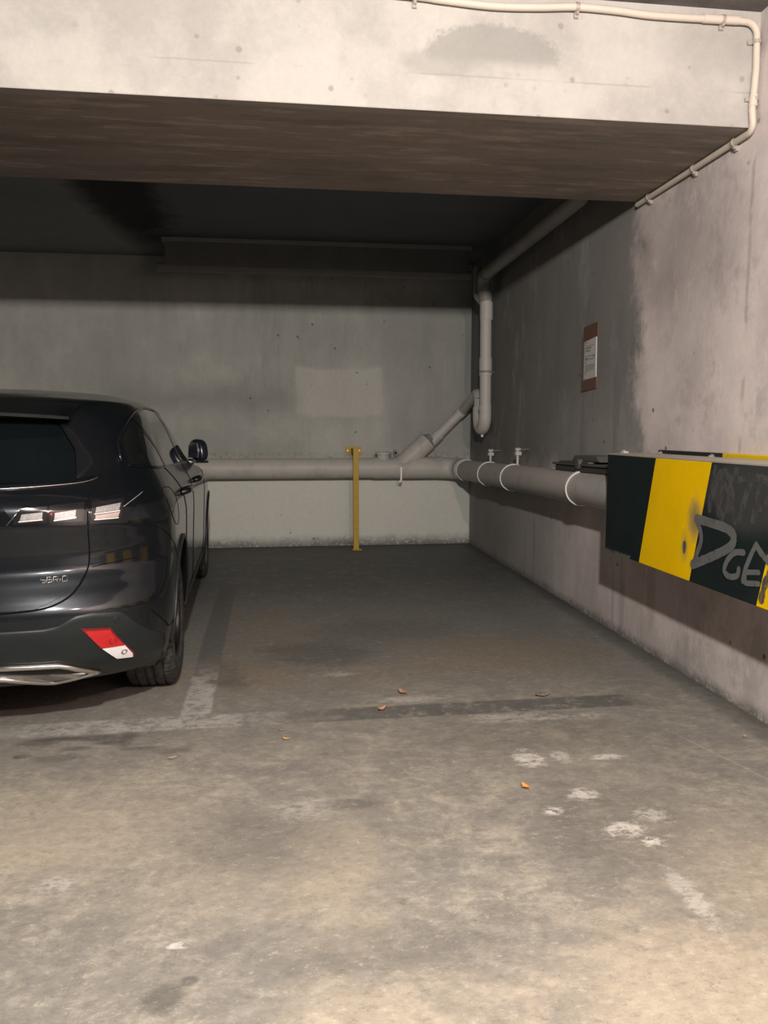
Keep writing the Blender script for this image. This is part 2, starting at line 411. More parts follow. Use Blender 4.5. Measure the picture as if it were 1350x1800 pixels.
# pipe on the back wall
zb, yb = .815, 7.81
t = empty('drain_pipe', (0, yb, .71))
tag(t, 'long grey white drain pipe along the back wall behind the yellow post', 'pipe')
obj('pipe_run', loc(t, tube([(-8.99, yb, zb - .0), (0, yb, zb), (.92, yb, zb)], .102, 48)), M_PIPE, t, True, 60)
bm = bmesh.new()
add_tube(bm, [(.90, yb, zb), (1.22, yb, zb)], .108, 48)
tee = obj('inspection_tee', loc(t, bm), M_PIPE, t, True, 60)
ex = 1.01
cp = obj('inspection_cap', loc(t, lathe([(0.085, .001), (.085, .068), (.135, .068), (.137, .080), (.160, .080), (.163, .064), (.163, .001)], (ex, yb, zb), (0, 0, 1), 40)), M_PIPE, tee, True, 35)
# wye fitting and branch
bm = bmesh.new()
add_tube(bm, [(1.20, yb, zb), (1.60, yb, zb)], .110, 48)
wye = obj('wye_fitting', loc(t, bm), M_PIPE, t, True, 60)
d45 = Vector((.74, 0, .68)).normalized(); o45 = Vector((1.14, yb, zb - .03))
obj('branch_arm', loc(t, tube([o45 + d45 * .02, o45 + d45 * .445], .098, 48)), M_PIPE, wye, True, 60)
obj('reducer', loc(t, tube([o45 + d45 * .44, o45 + d45 * .45, o45 + d45 * .475, o45 + d45 * .50], [.098, .096, .064, .056], 40)), M_PIPED, wye, True, 50)
d2 = Vector((.715, .0, .70)).normalized(); o2 = o45 + d45 * .42 + Vector((.025, 0, -.025))
small = [o2 + d2 * .03, o2 + d2 * .16]
obj('socket', loc(t, tube([o2 + d2 * .02, o2 + d2 * .17], .058, 32)), M_PIPE, wye, True, 60)
end = o2 + d2 * .50
obj('branch_pipe', loc(t, tube([o2 + d2 * .02, end], .049, 32)), M_PIPE, t, True, 60)
obj('socket', loc(t, tube([o2 + d2 * .44, o2 + d2 * .53], .056, 32)), M_PIPE, t, True, 60)
# corner elbow joining the two runs
obj('corner_elbow', loc(t, tube([(1.585, yb, zb - .002)] + arc_pts((1.5, yb, zb), (PX, yb, .806), (PX, 7.3, .806), .16, 12) + [(PX, 7.56, .802)], .109, 48)), M_PIPE, t, True, 60)
bm = bmesh.new(); add_lathe(bm, [(-.012, .110), (.012, .110), (.012, .114), (-.012, .114)], (1.60, yb, zb), (1, 0, 0), 48)
obj('coupling_ring', loc(t, bm), M_PIPE, t, True, 40)
bm = bmesh.new(); add_lathe(bm, [(-.010, .103), (.010, .103), (.010, .108), (-.010, .108)], (1.02 + .155, yb, zb), (1, 0, 0), 48)
bm2 = bmesh.new()
add_box(bm2, 1.166, 1.188, yb - .119, yb - .109, zb - .13, zb + .015); add_box(bm2, 1.155, 1.18, yb - .12, yb - .09, zb - .145, zb - .12)
obj('strap', loc(t, bm2), M_GALV, t, bevel=.002)
bm.free()

tb = tag(obj('wall_hook', box(0, .001, 0, .001, 0, .001), M_PIPED), 'small grey hook on the back wall above the pipe tee', 'hook')
me = tb.data; bm = bmesh.new()
add_box(bm, 1.135, 1.165, YW - .06, YW + .004, .955, .975); add_box(bm, 1.14, 1.16, YW - .06, YW - .045, .935, .99); add_box(bm, 1.13, 1.17, YW - .012, YW + .004, .93, 1.0)
bm.to_mesh(me); bm.free()

# trap pipe in the corner, fed by the run under the ceiling
VX, VY = 1.862, 7.02
t = empty('waste_pipe', (VX, VY, 1.25))
tag(t, 'thin grey waste pipe with a U bend dropping down the corner', 'pipe')
obj('ceiling_run', loc(t, tube([(1.80, 4.30, 2.95)] + arc_pts((1.80, 4.30, 2.95), (1.80, 4.62, 2.60), (1.80, 6.0, 2.585), .08, 6) + [(1.80, 6.85, 2.575)], .054, 28)), M_PIPED, t, True, 60)
obj('upper_elbow', loc(t, tube([(1.80, 6.80, 2.575)] + arc_pts((1.80, 6.7, 2.575), (1.82, 7.0, 2.565), (VX - .005, VY, 2.3), .10, 8) + [(VX - .008, VY, 2.38)], .060, 28)), M_PIPED, t, True, 60)
obj('down_pipe', loc(t, tube([(VX - .008, VY, 2.44), (VX, VY, 1.38)], .053, 28)), M_PIPE, t, True, 60)
for z0, z1 in ((2.36, 2.20), (1.86, 1.70), (1.43, 1.385)):
    obj('socket', loc(t, tube([(VX - .003, VY, z0), (VX - .002, VY, z1)], .0595, 28)), M_PIPE, t, True, 60)
ub = [(VX, VY, 1.42)] + [(VX, VY + .12 - .12 * math.cos(a), 1.33 - .12 * math.sin(a)) for a in [i * PI / 12 for i in range(13)]] + [(VX, VY + .24, 1.42)]
obj('u_bend', loc(t, tube(ub, .0575, 28)), M_PIPE, t, True, 60)
obj('drain_plug', loc(t, tube([(VX, VY + .10, 1.165), (VX, VY + .10, 1.135)], .016, 14)), M_GALV, t, True, 50)
EX, EZ = end.x + .03, end.z + .03
ris = [(VX, VY + .24, 1.40), (VX, VY + .24, 1.50)] + arc_pts((VX, VY + .24, 1.40), (VX, VY + .24, 1.575), (EX - .02, yb - .02, EZ - .02), .07, 8) + [(end.x, yb - .01, end.z)]
obj('riser', loc(t, tube(ris, .048, 28)), M_PIPE, t, True, 60)
bm = bmesh.new(); add_tube(bm, [(VX - .04, VY - .01, 1.735), (XW + .01, VY + .04, 1.735)], .008, 10); add_lathe(bm, [(-.01, .0595), (.01, .0595), (.01, .064), (-.01, .064)], (VX, VY, 1.735), (0, 0, 1), 32)
obj('wall_bracket', loc(t, bm), M_PIPED, t, True, 40)
jb = [(1.80, 7.14, 2.70), (1.80, 7.14, 2.56)] + arc_pts((1.80, 7.14, 2.7), (1.80, 7.13, 2.44), (1.86, 7.03, 2.34), .06, 6) + [(1.85, 7.035, 2.345)]
obj('side_branch', loc(t, tube(jb, .040, 24)), M_PIPED, t, True, 60)

# duct under the ceiling at the back
M_DUCT = simple('dusty dark duct', (.15, .155, .148), .75, .25, var=.3, sc=4)
t = empty('air_duct', (.35, 7.3, 2.62))
tag(t, 'dark dusty rectangular duct hung under the ceiling along the back wall', 'duct')
bm = box(-1.02, 1.74, 7.20, 7.46, 2.665, 2.875); obj('duct_body', loc(t, bm), M_DUCT, t, bevel=.01)
obj('top_flange', loc(t, box(-1.04, 1.76, 7.165, 7.50, 2.855, 2.90)), simple('duct flange', (.27, .27, .25), .7, .3, var=.25), t, bevel=.004)
obj('bottom_rail', loc(t, tube([(-1.10, 7.235, 2.645), (.3, 7.235, 2.643), (1.76, 7.235, 2.64)], .040, 20)), simple('duct rail', (.22, .225, .21), .6, .3, var=.25), t, True, 60)
# ------------------------------------------------------------------ cable conduit round the beam
M_CON = simple('cream conduit', (.66, .58, .49), .5, .4, var=.10, sc=12)
t = empty('cable_conduit', (1.2, B0 - .02, 2.84))
tag(t, 'thin cream cable conduit running round the top and right edge of the beam', 'conduit')
cy = B0 - .018
pc = [(-5.0, cy, 2.87), (-.4, cy, 2.862), (.45, cy, 2.846), (.62, cy, 2.838), (.82, cy, 2.829), (1.0, cy, 2.836), (1.16, cy, 2.848), (1.32, cy, 2.846), (1.46, cy, 2.838), (1.62, cy, 2.838), (1.80, cy, 2.842)]
# smooth the slack run
def catmull(P, n=6):
    P = [Vector(p) for p in P]; out = []
    for i in range(len(P) - 1):
        a, b, c, d = P[max(i - 1, 0)], P[i], P[i + 1], P[min(i + 2, len(P) - 1)]
        for k in range(n):
            u = k / n
            out.append(.5 * ((2 * b) + (c - a) * u + (2 * a - 5 * b + 4 * c - d) * u * u + (3 * b - 3 * c + d - a) * u ** 3))
    out.append(P[-1]); return out
cx = XW - .024
run = catmull(pc) + arc_pts((1.8, cy, 2.842), (cx, cy, 2.838), (cx, cy, 2.6), .05, 8)
run += [Vector((cx + .003, cy, 2.66)), Vector((cx - .006, cy, 2.50))] + arc_pts((cx - .006, cy, 2.50), (cx + .004, cy, 2.424), (cx + .004, 3.4, 2.424), .035, 8) + [Vector((cx + .004, 3.6, 2.422)), Vector((cx + .004, 4.13, 2.421))]
obj('conduit_run', loc(t, tube(run, .0135, 16)), M_CON, t, True, 60)
obj('sleeve', loc(t, tube([(1.69, cy, 2.840), (1.842, cy, 2.842)], .0165, 18)), M_CON, t, True, 60)
obj('sleeve', loc(t, tube([(cx - .001, cy, 2.56), (cx - .004, cy, 2.515)], .0165, 18)), M_CON, t, True, 60)
M_CLIP = simple('metal saddle', (.50, .44, .38), .4, .5, .3, var=.2)
def clip(p, ax):
    bm = bmesh.new(); add_lathe(bm, [(-.007, .0138), (.007, .0138), (.007, .0175), (-.007, .0175)], p, ax, 20)
    v = Vector(p)
    if ax[2]: add_box(bm, v.x - .034, v.x + .01, v.y + .006, v.y + .0185, v.z - .007, v.z + .007)
    elif ax[0]: add_box(bm, v.x - .008, v.x + .008, v.y + .006, v.y + .0185, v.z - .036, v.z)
    else: add_box(bm, v.x + .006, v.x + .0185, v.y - .008, v.y + .008, v.z - .034, v.z)
    add_tube(bm, [v + Vector((0, -.008, -.022)) if not ax[1] else v + Vector((-.004, 0, -.02)), v + Vector((0, .012, -.022)) if not ax[1] else v + Vector((.012, 0, -.02))], .006, 10)
    obj('saddle_clip', loc(t, bm), M_CLIP, t, True, 40)
for x, z in ((.52, 2.843), (1.165, 2.848), (1.775, 2.842)): clip((x, cy, z), (1, 0, 0))
for z in (2.765, 2.545): clip((cx + .001, cy, z), (0, 0, 1))
for y in (3.22, 3.55, 4.0): clip((cx + .004, y, 2.423), (0, 1, 0))

# ------------------------------------------------------------------ yellow post by the back wall
my = Mat('chipped yellow paint', .5, .4)
n = my.noise(30, 5, .7); my.color(my.mix((.60, .40, .045), (.30, .19, .05), n.step(.56, .72) * .8)); M_YEL = my.m
t = empty('guard_post', (.713, 7.655, 0))
tag(t, 'slim yellow steel post standing in front of the pipe at the back wall', 'post')
obj('post', loc(t, box(.686, .741, 7.64, 7.668, .0, 1.02)), M_YEL, t, bevel=.003)
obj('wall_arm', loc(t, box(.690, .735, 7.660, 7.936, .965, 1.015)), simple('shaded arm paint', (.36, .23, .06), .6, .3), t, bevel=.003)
obj('wall_plate', loc(t, box(.632, .795, 7.935, 7.9495, .945, 1.03)), M_YEL, t, bevel=.002)
obj('foot_plate', loc(t, box(.675, .765, 7.60, 7.69, -.001, .006)), M_YEL, t, bevel=.002)
for x in (.655, .775): obj('bolt', loc(t, tube([(x, 7.94, .99), (x, 7.925, .99)], .008, 10)), M_GALV, t)

# ------------------------------------------------------------------ striped guard casing on the right
ms = Mat('black and yellow hazard paint', .6, .12)
n = ms.noise(5, 5, .7); g = ms.noise(40, 4, .7)
k = ms.y + (ms.z - .579) * .265
odd = ((3.409 - k) / .458).floor().mod2()             # 0 = yellow, 1 = black
k2 = (k - 3.409)
isY = (odd * -1.0 + 1.0) * k.step(3.410, 3.408)
yel = ms.scale((1.0, .61, .0), n * .24 + .86); blk = ms.scale((.012, .020, .020), n * .8 + .6)
spray = ms.ell(ms.y, ms.z, 2.929, .836, .048, .075, 1.3, (g - .5) * .6).max(ms.ell(ms.y, ms.z, 3.0, .713, .024, .054, 1.6, (g - .5) * .5) * .6)
c = ms.mix(blk, yel, isY)
c = ms.mix(c, (.17, .15, .12), spray * isY * .75)
haze = ms.ell(ms.y, ms.z, 2.59, .964, .26, .13, .8, (n - .5) * .8)
c = ms.mix(c, (.060, .060, .060), haze * (isY * -1.0 + 1.0) * .8)
c = ms.mix(c, (.20, .21, .20), ms.rect(ms.y + (g - .5) * .06, ms.z + (ms.y - 3.53) * .02 + (g - .5) * .03, 3.50, 3.80, .575, .594, .006) * g.step(.40, .52) * .7)
ms.color(c); ms.bump(g, .05, .002)
M_HAZ = ms.m
M_DARKM = simple('bare sheet edge', (.40, .36, .30), .6, .35, var=.2)
M_BLK = simple('black painted board', (.022, .025, .025), .5, .35, var=.3)
t = empty('guard_casing', (1.76, 2.3, .58))
tag(t, 'black and yellow striped pipe guard box with grey graffiti on the right', 'guard box')
bm = box(1.66, 1.672, .6, 3.797, .577, 1.074); obj('side_panel', loc(t, bm), M_HAZ, t, bevel=.002)
obj('top_panel', loc(t, box(1.661, 1.885, .6, 3.796, 1.0742, 1.082)), M_DARKM, t, bevel=.001)
for y in (3.45, 2.3, 1.2): obj('support_bracket', loc(t, box(1.671, XW - .0005, y - .02, y + .02, .60, .63)), M_BLK, t)
G = {
 'D': [(2.909, 0.843), (2.806, 0.838), (2.701, 0.831), (2.650, 0.812), (2.653, 0.776), (2.706, 0.743), (2.822, 0.693), (2.926, 0.652)],
 'D2': [(2.912, 0.839), (2.881, 0.805), (2.869, 0.759), (2.894, 0.705), (2.917, 0.660)],
 'C': [(2.579, 0.756), (2.633, 0.747), (2.679, 0.711), (2.697, 0.668), (2.661, 0.652), (2.613, 0.664), (2.604, 0.690)],
 'A1': [(2.506, 0.797), (2.533, 0.756), (2.565, 0.694), (2.576, 0.651)], 'A2': [(2.506, 0.794), (2.468, 0.766), (2.424, 0.744)],
 'A3': [(2.555, 0.688), (2.484, 0.700)], 'A4': [(2.552, 0.648), (2.480, 0.660)], 'A5': [(2.565, 0.697), (2.560, 0.648)]}
W = {'D': .019, 'D2': .013, 'C': .012, 'A1': .011, 'A2': .013, 'A3': .010, 'A4': .010, 'A5': .010}
H = {
 'K1': [(2.791, 1.052), (2.800, 1.001), (2.815, 0.940), (2.819, 0.889)], 'K2': [(2.719, 1.045), (2.754, 1.003), (2.749, 0.945), (2.760, 0.911)],
 'K3': [(2.651, 1.049), (2.659, 1.003), (2.672, 0.938), (2.648, 0.862)], 'K4': [(2.728, 0.998), (2.710, 0.934), (2.731, 0.882), (2.734, 0.849)],
 'K5': [(2.779, 1.018), (2.785, 0.954), (2.752, 0.879)], 'N1': [(2.683, 1.018), (2.688, 0.954), (2.694, 0.900)],
 'T1': [(2.630, 1.018), (2.551, 1.034), (2.490, 1.028), (2.432, 1.031)], 'T2': [(2.551, 1.031), (2.580, 0.974), (2.604, 0.909), (2.618, 0.873)],
 'I': [(2.500, 1.020), (2.511, 0.965), (2.524, 0.917), (2.535, 0.879)], 'P': [(2.427, 0.973), (2.467, 0.945), (2.502, 0.927)],
 'F': [(2.757, 1.039), (2.691, 1.022), (2.654, 1.010)], 'P2': [(2.453, 1.018), (2.410, 0.975)],
 'R': [(2.410, 0.735), (2.447, 0.664), (2.463, 0.606)]}
def ribbon(bm, pts2, w, xo, jit=0.0, rnd=random.Random(3)):
    P = catmull([(0, a, b) for a, b in pts2], 5); n = len(P)
    L = []; Rr = []
    for i in range(n):
        tt = (P[min(i + 1, n - 1)] - P[max(i - 1, 0)]).normalized(); nn = Vector((0, -tt.z, tt.y)); ww = w * (1 + rnd.uniform(-jit, jit))
        L.append(bm.verts.new((xo, P[i].y + nn.y * ww, P[i].z + nn.z * ww))); Rr.append(bm.verts.new((xo, P[i].y - nn.y * ww, P[i].z - nn.z * ww)))
    for i in range(n - 1): bm.faces.new((L[i], L[i + 1], Rr[i + 1], Rr[i]))
    for (c0, a, b, s) in ((P[0], L[0], Rr[0], -1), (P[-1], L[-1], Rr[-1], 1)):
        tt = ((P[1] - P[0]) if s < 0 else (P[-1] - P[-2])).normalized() * s; nn = Vector((0, -(tt * s).z, (tt * s).y))
        ring = [bm.verts.new((xo, (c0 + nn * w * math.cos(q) + tt * w * math.sin(q)).y, (c0 + nn * w * math.cos(q) + tt * w * math.sin(q)).z)) for q in [PI * j / 6 for j in range(1, 6)]]
        bm.faces.new([a] + ring + [b])
def spraymat(name, c, a):
    m = Mat(name, .65, .3); f = m.noise(18, 5, .7); m.color(m.scale(c, f * .5 + .75))
    al = m.noise(26, 5, .75, (1, 1, .4), 3.0).step(a - .12, a + .06); m.nt.links.new((al * .5 + .5).k, m.b.inputs['Alpha']); return m.m
M_SPR1 = spraymat('grey spray paint', (.135, .135, .135), .42); M_SPR2 = spraymat('faint grey spray paint', (.080, .078, .077), .52)
for i, (k_, p) in enumerate(H.items()):
    bm = bmesh.new(); ribbon(bm, p, .015, 1.6592 - .00012 * i, .25); o = obj('graffiti_stroke', loc(t, bm), M_SPR2, t)
    o['label'] = 'faint dripping grey spray stroke'
for i, (k_, p) in enumerate(G.items()):
    bm = bmesh.new(); ribbon(bm, p, W[k_], 1.6574 - .00012 * i, .06); o = obj('graffiti_stroke', loc(t, bm), M_SPR1, t)
    o['label'] = 'grey spray letter stroke'
bm = bmesh.new(); v = [bm.verts.new((1.6574, 2.996 + .014 * math.cos(q) * (1 if math.sin(q) > 0 else .9), 0.720 + (.021 if math.sin(q) > 0 else .034) * math.sin(q))) for q in [2 * PI * j / 20 for j in range(20)]]
bm.faces.new(v); o = obj('spray_blot', loc(t, bm), simple('blot', (.10, .10, .095), .6), t)

# striped strip on the wall
mw = Mat('striped strip paint', .5, .35); n = mw.noise(30, 5, .7)
c = mw.mix((.022, .024, .024), (.85, .56, .012), mw.y.step(3.186, 3.180) * mw.y.step(2.545, 2.552))
c = mw.mix(c, (.30, .19, .03), mw.y.step(3.19, 3.12) * n.step(.45, .6) * mw.y.step(3.0, 3.1) * .4); mw.color(c)
t = empty('guard_strip', (XW, 2.6, .93))
tag(t, 'black and yellow board fixed flat to the right wall behind the striped box', 'guard board')
obj('board', loc(t, box(XW - .028, XW - .0005, .9, 3.775, .90, 1.098)), mw.m, t, bevel=.003)
for y in (3.745, 3.265):
    bm = bmesh.new(); add_tube(bm, [(XW - .045, y, 1.075), (XW - .02, y, 1.075)], .011, 6); add_tube(bm, [(XW - .032, y, 1.075), (XW - .026, y, 1.075)], .018, 16)
    obj('bolt', loc(t, bm), M_GALV, t)

# black plastic case on top of the pipe
M_PL = simple('dusty black plastic', (.050, .053, .047), .55, .4, var=.25, sc=20)
M_PL2 = simple('dusty dark lid', (.105, .105, .092), .7, .3, var=.2, sc=20)
zt = pr(4.4) + .100
t = empty('plastic_case', (1.83, 4.4, zt))
tag(t, 'flat black plastic case with a stepped lid lying on top of the right pipe', 'case')
obj('tray', loc(t, box(1.765, 1.925, 3.75, 4.86, zt + .0, zt + .036)), M_PL, t, bevel=.006)
bm = bmesh.new(); add_box(bm, 1.750, 1.935, 3.75, 4.88, zt + .037, zt + .050); add_box(bm, 1.760, 1.93, 4.30, 4.78, zt + .0505, zt + .062)
obj('rim', loc(t, bm), M_PL2, t, bevel=.004)
bm = bmesh.new(); add_prism(bm, [(4.62, zt + .0625), (4.58, zt + .098), (4.245, zt + .098), (4.19, zt + .0625)], lambda a, b, q: (q, a, b), 1.785, 1.925)
obj('raised_lid', loc(t, bm), M_PL2, t, bevel=.005)
obj('latch', loc(t, tube([(1.742, 4.43, zt + .048), (1.77, 4.43, zt + .048)], .030, 24)), M_PL2, t, True, 40)
t.rotation_euler = (-math.atan(.0152), 0, 0)
o = obj('white_scrap', box(-.02, .02, -.03, .03, 0, .012), M_CLAMP, bevel=.003); o.location = (1.80, 4.93, pr(4.93) + .100); tag(o, 'small white scrap wedged on the pipe at the end of the black case', 'scrap')
bm = bmesh.new(); add_tube(bm, [(0, 0, 0), (-.03, 0, 0)], .012, 12); add_tube(bm, [(-.03, 0, .0), (-.036, 0, .004)], .022, 12)
o = obj('wall_plug', bm, M_CLAMP, None, True, 40); o.location = (XW + .002, 4.19, 1.068); tag(o, 'small white plug stuck in the right wall above the striped box', 'plug')

# notice taped to the wall
t = empty('paper_notice', (XW, 4.76, 1.64))
tag(t, 'white printed paper notice stuck to the right wall with brown tape', 'notice')
M_PAP = simple('paper', (.66, .63, .60), .8, .2, var=.05, sc=10); M_TAPE = simple('brown packing tape', (.150, .075, .045), .45, .4, var=.2)
M_TAPE2 = simple('faded brown tape', (.20, .145, .12), .5, .3, var=.2); M_INK = simple('grey print', (.27, .26, .25), .8)
def quad(pts, x0, x1):
    bm = bmesh.new(); add_prism(bm, pts, lambda a, b, q: (q, a, b), x0, x1); return bm
obj('sheet', loc(t, quad([(4.862, 1.775), (4.676, 1.795), (4.668, 1.518), (4.862, 1.506)], XW - .006, XW - .0003)), M_PAP, t)
obj('tape', loc(t, quad([(4.872, 1.862), (4.652, 1.868), (4.652, 1.784), (4.872, 1.766)], XW - .0085, XW - .0003)), M_TAPE, t)
obj('tape', loc(t, quad([(4.890, 1.520), (4.655, 1.532), (4.652, 1.462), (4.895, 1.448)], XW - .0085, XW - .0003)), M_TAPE, t)
obj('tape', loc(t, quad([(4.895, 1.80), (4.86, 1.80), (4.86, 1.50), (4.900, 1.50)], XW - .0082, XW - .0003)), M_TAPE2, t)
bm = bmesh.new(); rr = random.Random(5)
for (z, a, b, h) in ((1.752, 4.845, 4.82, .008), (1.735, 4.845, 4.69, .003), (1.718, 4.845, 4.745, .010), (1.70, 4.845, 4.76, .010), (1.668, 4.84, 4.70, .005), (1.660, 4.71, 4.69, .012), (1.646, 4.845, 4.79, .016), (1.648, 4.78, 4.69, .006), (1.628, 4.845, 4.81, .006), (1.612, 4.84, 4.69, .004), (1.604, 4.84, 4.69, .004), (1.596, 4.84, 4.69, .004), (1.588, 4.84, 4.70, .004), (1.580, 4.84, 4.70, .004), (1.570, 4.85, 4.80, .006), (1.556, 4.85, 4.82, .004), (1.525, 4.845, 4.82, .007)):
    y = a
    while y > b:
        w_ = min(rr.uniform(.006, .02), y - b + .002)
        add_prism(bm, [(y, z), (y - w_, z), (y - w_, z + h), (y, z + h)], lambda p, q, s: (s, p, q), XW - .0072, XW - .0055); y -= w_ + .004
obj('printed_text', loc(t, bm), M_INK, t)

# ------------------------------------------------------------------ leaves and litter on the floor
def leaf(name, x, y, L, ang, c, label, curl=.3, cat='leaf'):
    bm = bmesh.new(); N = 9; rows = []
    for i in range(N):
        u = i / (N - 1); w = (.30 * math.sin(PI * u ** .8) * (1 + .28 * math.sin(u * 17))) * L + .0006
        row = []
        for j in (-1, -.5, 0, .5, 1):
            xx = (u - .5) * L; yy = w * j
            row.append(bm.verts.new((xx, yy, .003 + curl * L * (abs(j) * .35 + (u - .5) ** 2 * 1.2))))
        rows.append(row)
    for i in range(N - 1):
        for j in range(4): bm.faces.new((rows[i][j], rows[i + 1][j], rows[i + 1][j + 1], rows[i][j + 1]))
    add_tube(bm, [(-.5 * L, 0, .003 + curl * L * .3), (-.72 * L, .04 * L, .004)], .0008, 6)
    o = obj(name, bm, simple('dry leaf', c, .7, .2, var=.3, sc=60), None, True)
    s = o.modifiers.new('thickness', 'SOLIDIFY'); s.thickness = .0008
    o.location = (x, y, 0); o.rotation_euler = (0, 0, ang); return tag(o, label, cat, 'dry leaves scattered on the floor')
OR = (.50, .24, .09); BR = (.34, .19, .10); OC = (.52, .36, .17)
leaf('dry_leaf', .792, 2.399, .040, 1.9, (.62, .30, .10), 'orange dry leaf alone on the floor nearest the camera', .4)
leaf('dry_leaf', .404, 3.172, .042, .5, (.50, .26, .15), 'reddish brown curled leaf lying on the dark painted line', .7)
leaf('dry_leaf', .523, 3.369, .055, 2.2, (.36, .20, .13), 'dull brown crumpled leaf just beyond the dark painted line', .6)
leaf('dry_leaf', -.006, 2.910, .032, 2.6, (.58, .40, .18), 'small ochre leaf on the floor right of the car', .3)
leaf('dry_leaf', -.02, 3.00, .026, .2, (.34, .26, .14), 'tiny dark leaf scrap beside the ochre leaf', .3)
leaf('dry_leaf', 1.15, 3.26, .07, .1, (.26, .21, .14), 'thin curled grey brown leaf near the right end of the dark line', .2)
leaf('dry_leaf', 1.781, 2.703, .022, 1.0, (.40, .37, .28), 'tiny pale leaf scrap near the foot of the right wall', .4)
leaf('dry_leaf', -.42, 2.79, .035, .4, (.46, .37, .28), 'flat pale brown leaf in front of the car corner', .2)
# ------------------------------------------------------------------ the car
#  z, half width, rear y, front y, rear corner length, its power, front corner length, its power
CT = np.array([
(.17,.84,-.66,3.30,.40,2.8,.75,2.4),(.22,.87,-.74,3.40,.42,2.8,.80,2.4),(.30,.895,-.815,3.46,.44,2.8,.85,2.4),
(.40,.910,-.848,3.50,.45,2.8,.90,2.4),(.48,.915,-.868,3.52,.46,2.8,.90,2.4),(.53,.916,-.875,3.52,.47,2.8,.90,2.4),
(.58,.918,-.862,3.52,.48,2.7,.90,2.4),(.64,.920,-.835,3.51,.50,2.6,.92,2.4),(.69,.922,-.812,3.49,.52,2.6,.95,2.4),
(.73,.924,-.812,3.46,.54,2.6,1.0,2.4),(.80,.926,-.828,3.38,.58,2.6,1.05,2.4),(.86,.922,-.846,3.22,.62,2.6,1.1,2.4),
(.91,.912,-.846,3.0,.66,2.6,1.1,2.4),(.94,.900,-.832,2.75,.70,2.6,1.1,2.4),(.97,.885,-.80,2.40,.70,2.6,1.0,2.4),
(1.0,.868,-.758,2.12,.72,2.7,.9,2.4),(1.04,.850,-.728,1.97,.76,2.75,.85,2.3),(1.12,.824,-.682,1.75,.80,2.8,.8,2.3),
(1.20,.795,-.635,1.55,.82,2.8,.75,2.3),(1.27,.758,-.585,1.36,.82,2.7,.65,2.3),(1.32,.715,-.50,1.20,.80,2.5,.6,2.2),
(1.35,.655,-.34,1.08,.8,2.1,.5,2.2),(1.37,.57,-.14,.98,.6,2.1,.45,2.1),(1.385,.45,.04,.90,.45,2.0,.38,2.0),
(1.395,.28,.22,.78,.3,2.0,.25,2.0),(1.40,.06,.40,.56,.08,2.0,.08,2.0)])
def pchip(x, y, q):
    h = np.diff(x); d = np.diff(y) / h; m = np.zeros_like(y)
    for i in range(1, len(y) - 1):
        if d[i-1] * d[i] > 0:
            w1 = 2 * h[i] + h[i-1]; w2 = h[i] + 2 * h[i-1]; m[i] = (w1 + w2) / (w1 / d[i-1] + w2 / d[i])
    m[0] = d[0]; m[-1] = d[-1]
    i = int(np.clip(np.searchsorted(x, q) - 1, 0, len(x) - 2)); t_ = (q - x[i]) / h[i]
    return (2*t_**3-3*t_**2+1)*y[i]+(t_**3-2*t_**2+t_)*h[i]*m[i]+(-2*t_**3+3*t_**2)*y[i+1]+(t_**3-t_**2)*h[i]*m[i+1]
_rc = {}
def crow(z):
    z = round(min(max(z, .17), 1.4), 5)
    if z not in _rc: _rc[z] = [float(pchip(CT[:, 0], CT[:, k], z)) for k in range(1, 8)]
    return _rc[z]
def lift(y, z):
    """the sills sit low, the bumper's lower edge rises at the back corners"""
    if z >= .45: return z
    a = .055 * min(1, max(0, (-.25 - y) / .25)); return z + a * (.45 - z) / .28
def rear_pt(x, z, off=0.0):
    w, yr, yf, Lr, nr, Lf, nf = crow(z); u = min(1, abs(x) / w)
    y = yr + Lr - Lr * (1 - u ** nr) ** (1 / nr)
    return Vector((x, y, lift(y, z)))
def side_pt(y, z, s=1):
    w, yr, yf, Lr, nr, Lf, nf = crow(z)
    if y < yr + Lr: v = min(1, (yr + Lr - y) / Lr); x = w * (1 - v ** nr) ** (1 / nr)
    elif y > yf - Lf: v = min(1, (y - yf + Lf) / Lf); x = w * (1 - v ** nf) ** (1 / nf)
    else: x = w
    return Vector((x * s, y, lift(y, z)))
def normal(fn, a, b, out):
    e = .004
    n = (fn(a + e, b) - fn(a - e, b)).cross(fn(a, b + e) - fn(a, b - e))
    if n.length < 1e-9: return out
    n.normalize(); return n if n.dot(out) > 0 else -n
OUTR = Vector((0, -1, 0))
def surf(kind, a, b, off):
    if kind == 'rear':
        o = Vector((.3 if a > 0 else -.3, -1, .2)); return rear_pt(a, b) + normal(rear_pt, a, b, o) * off
    s = 1 if kind == 'right' else -1
    fn = lambda p, q: side_pt(p, q, s); return fn(a, b) + normal(fn, a, b, Vector((s, -.05, .1))) * off
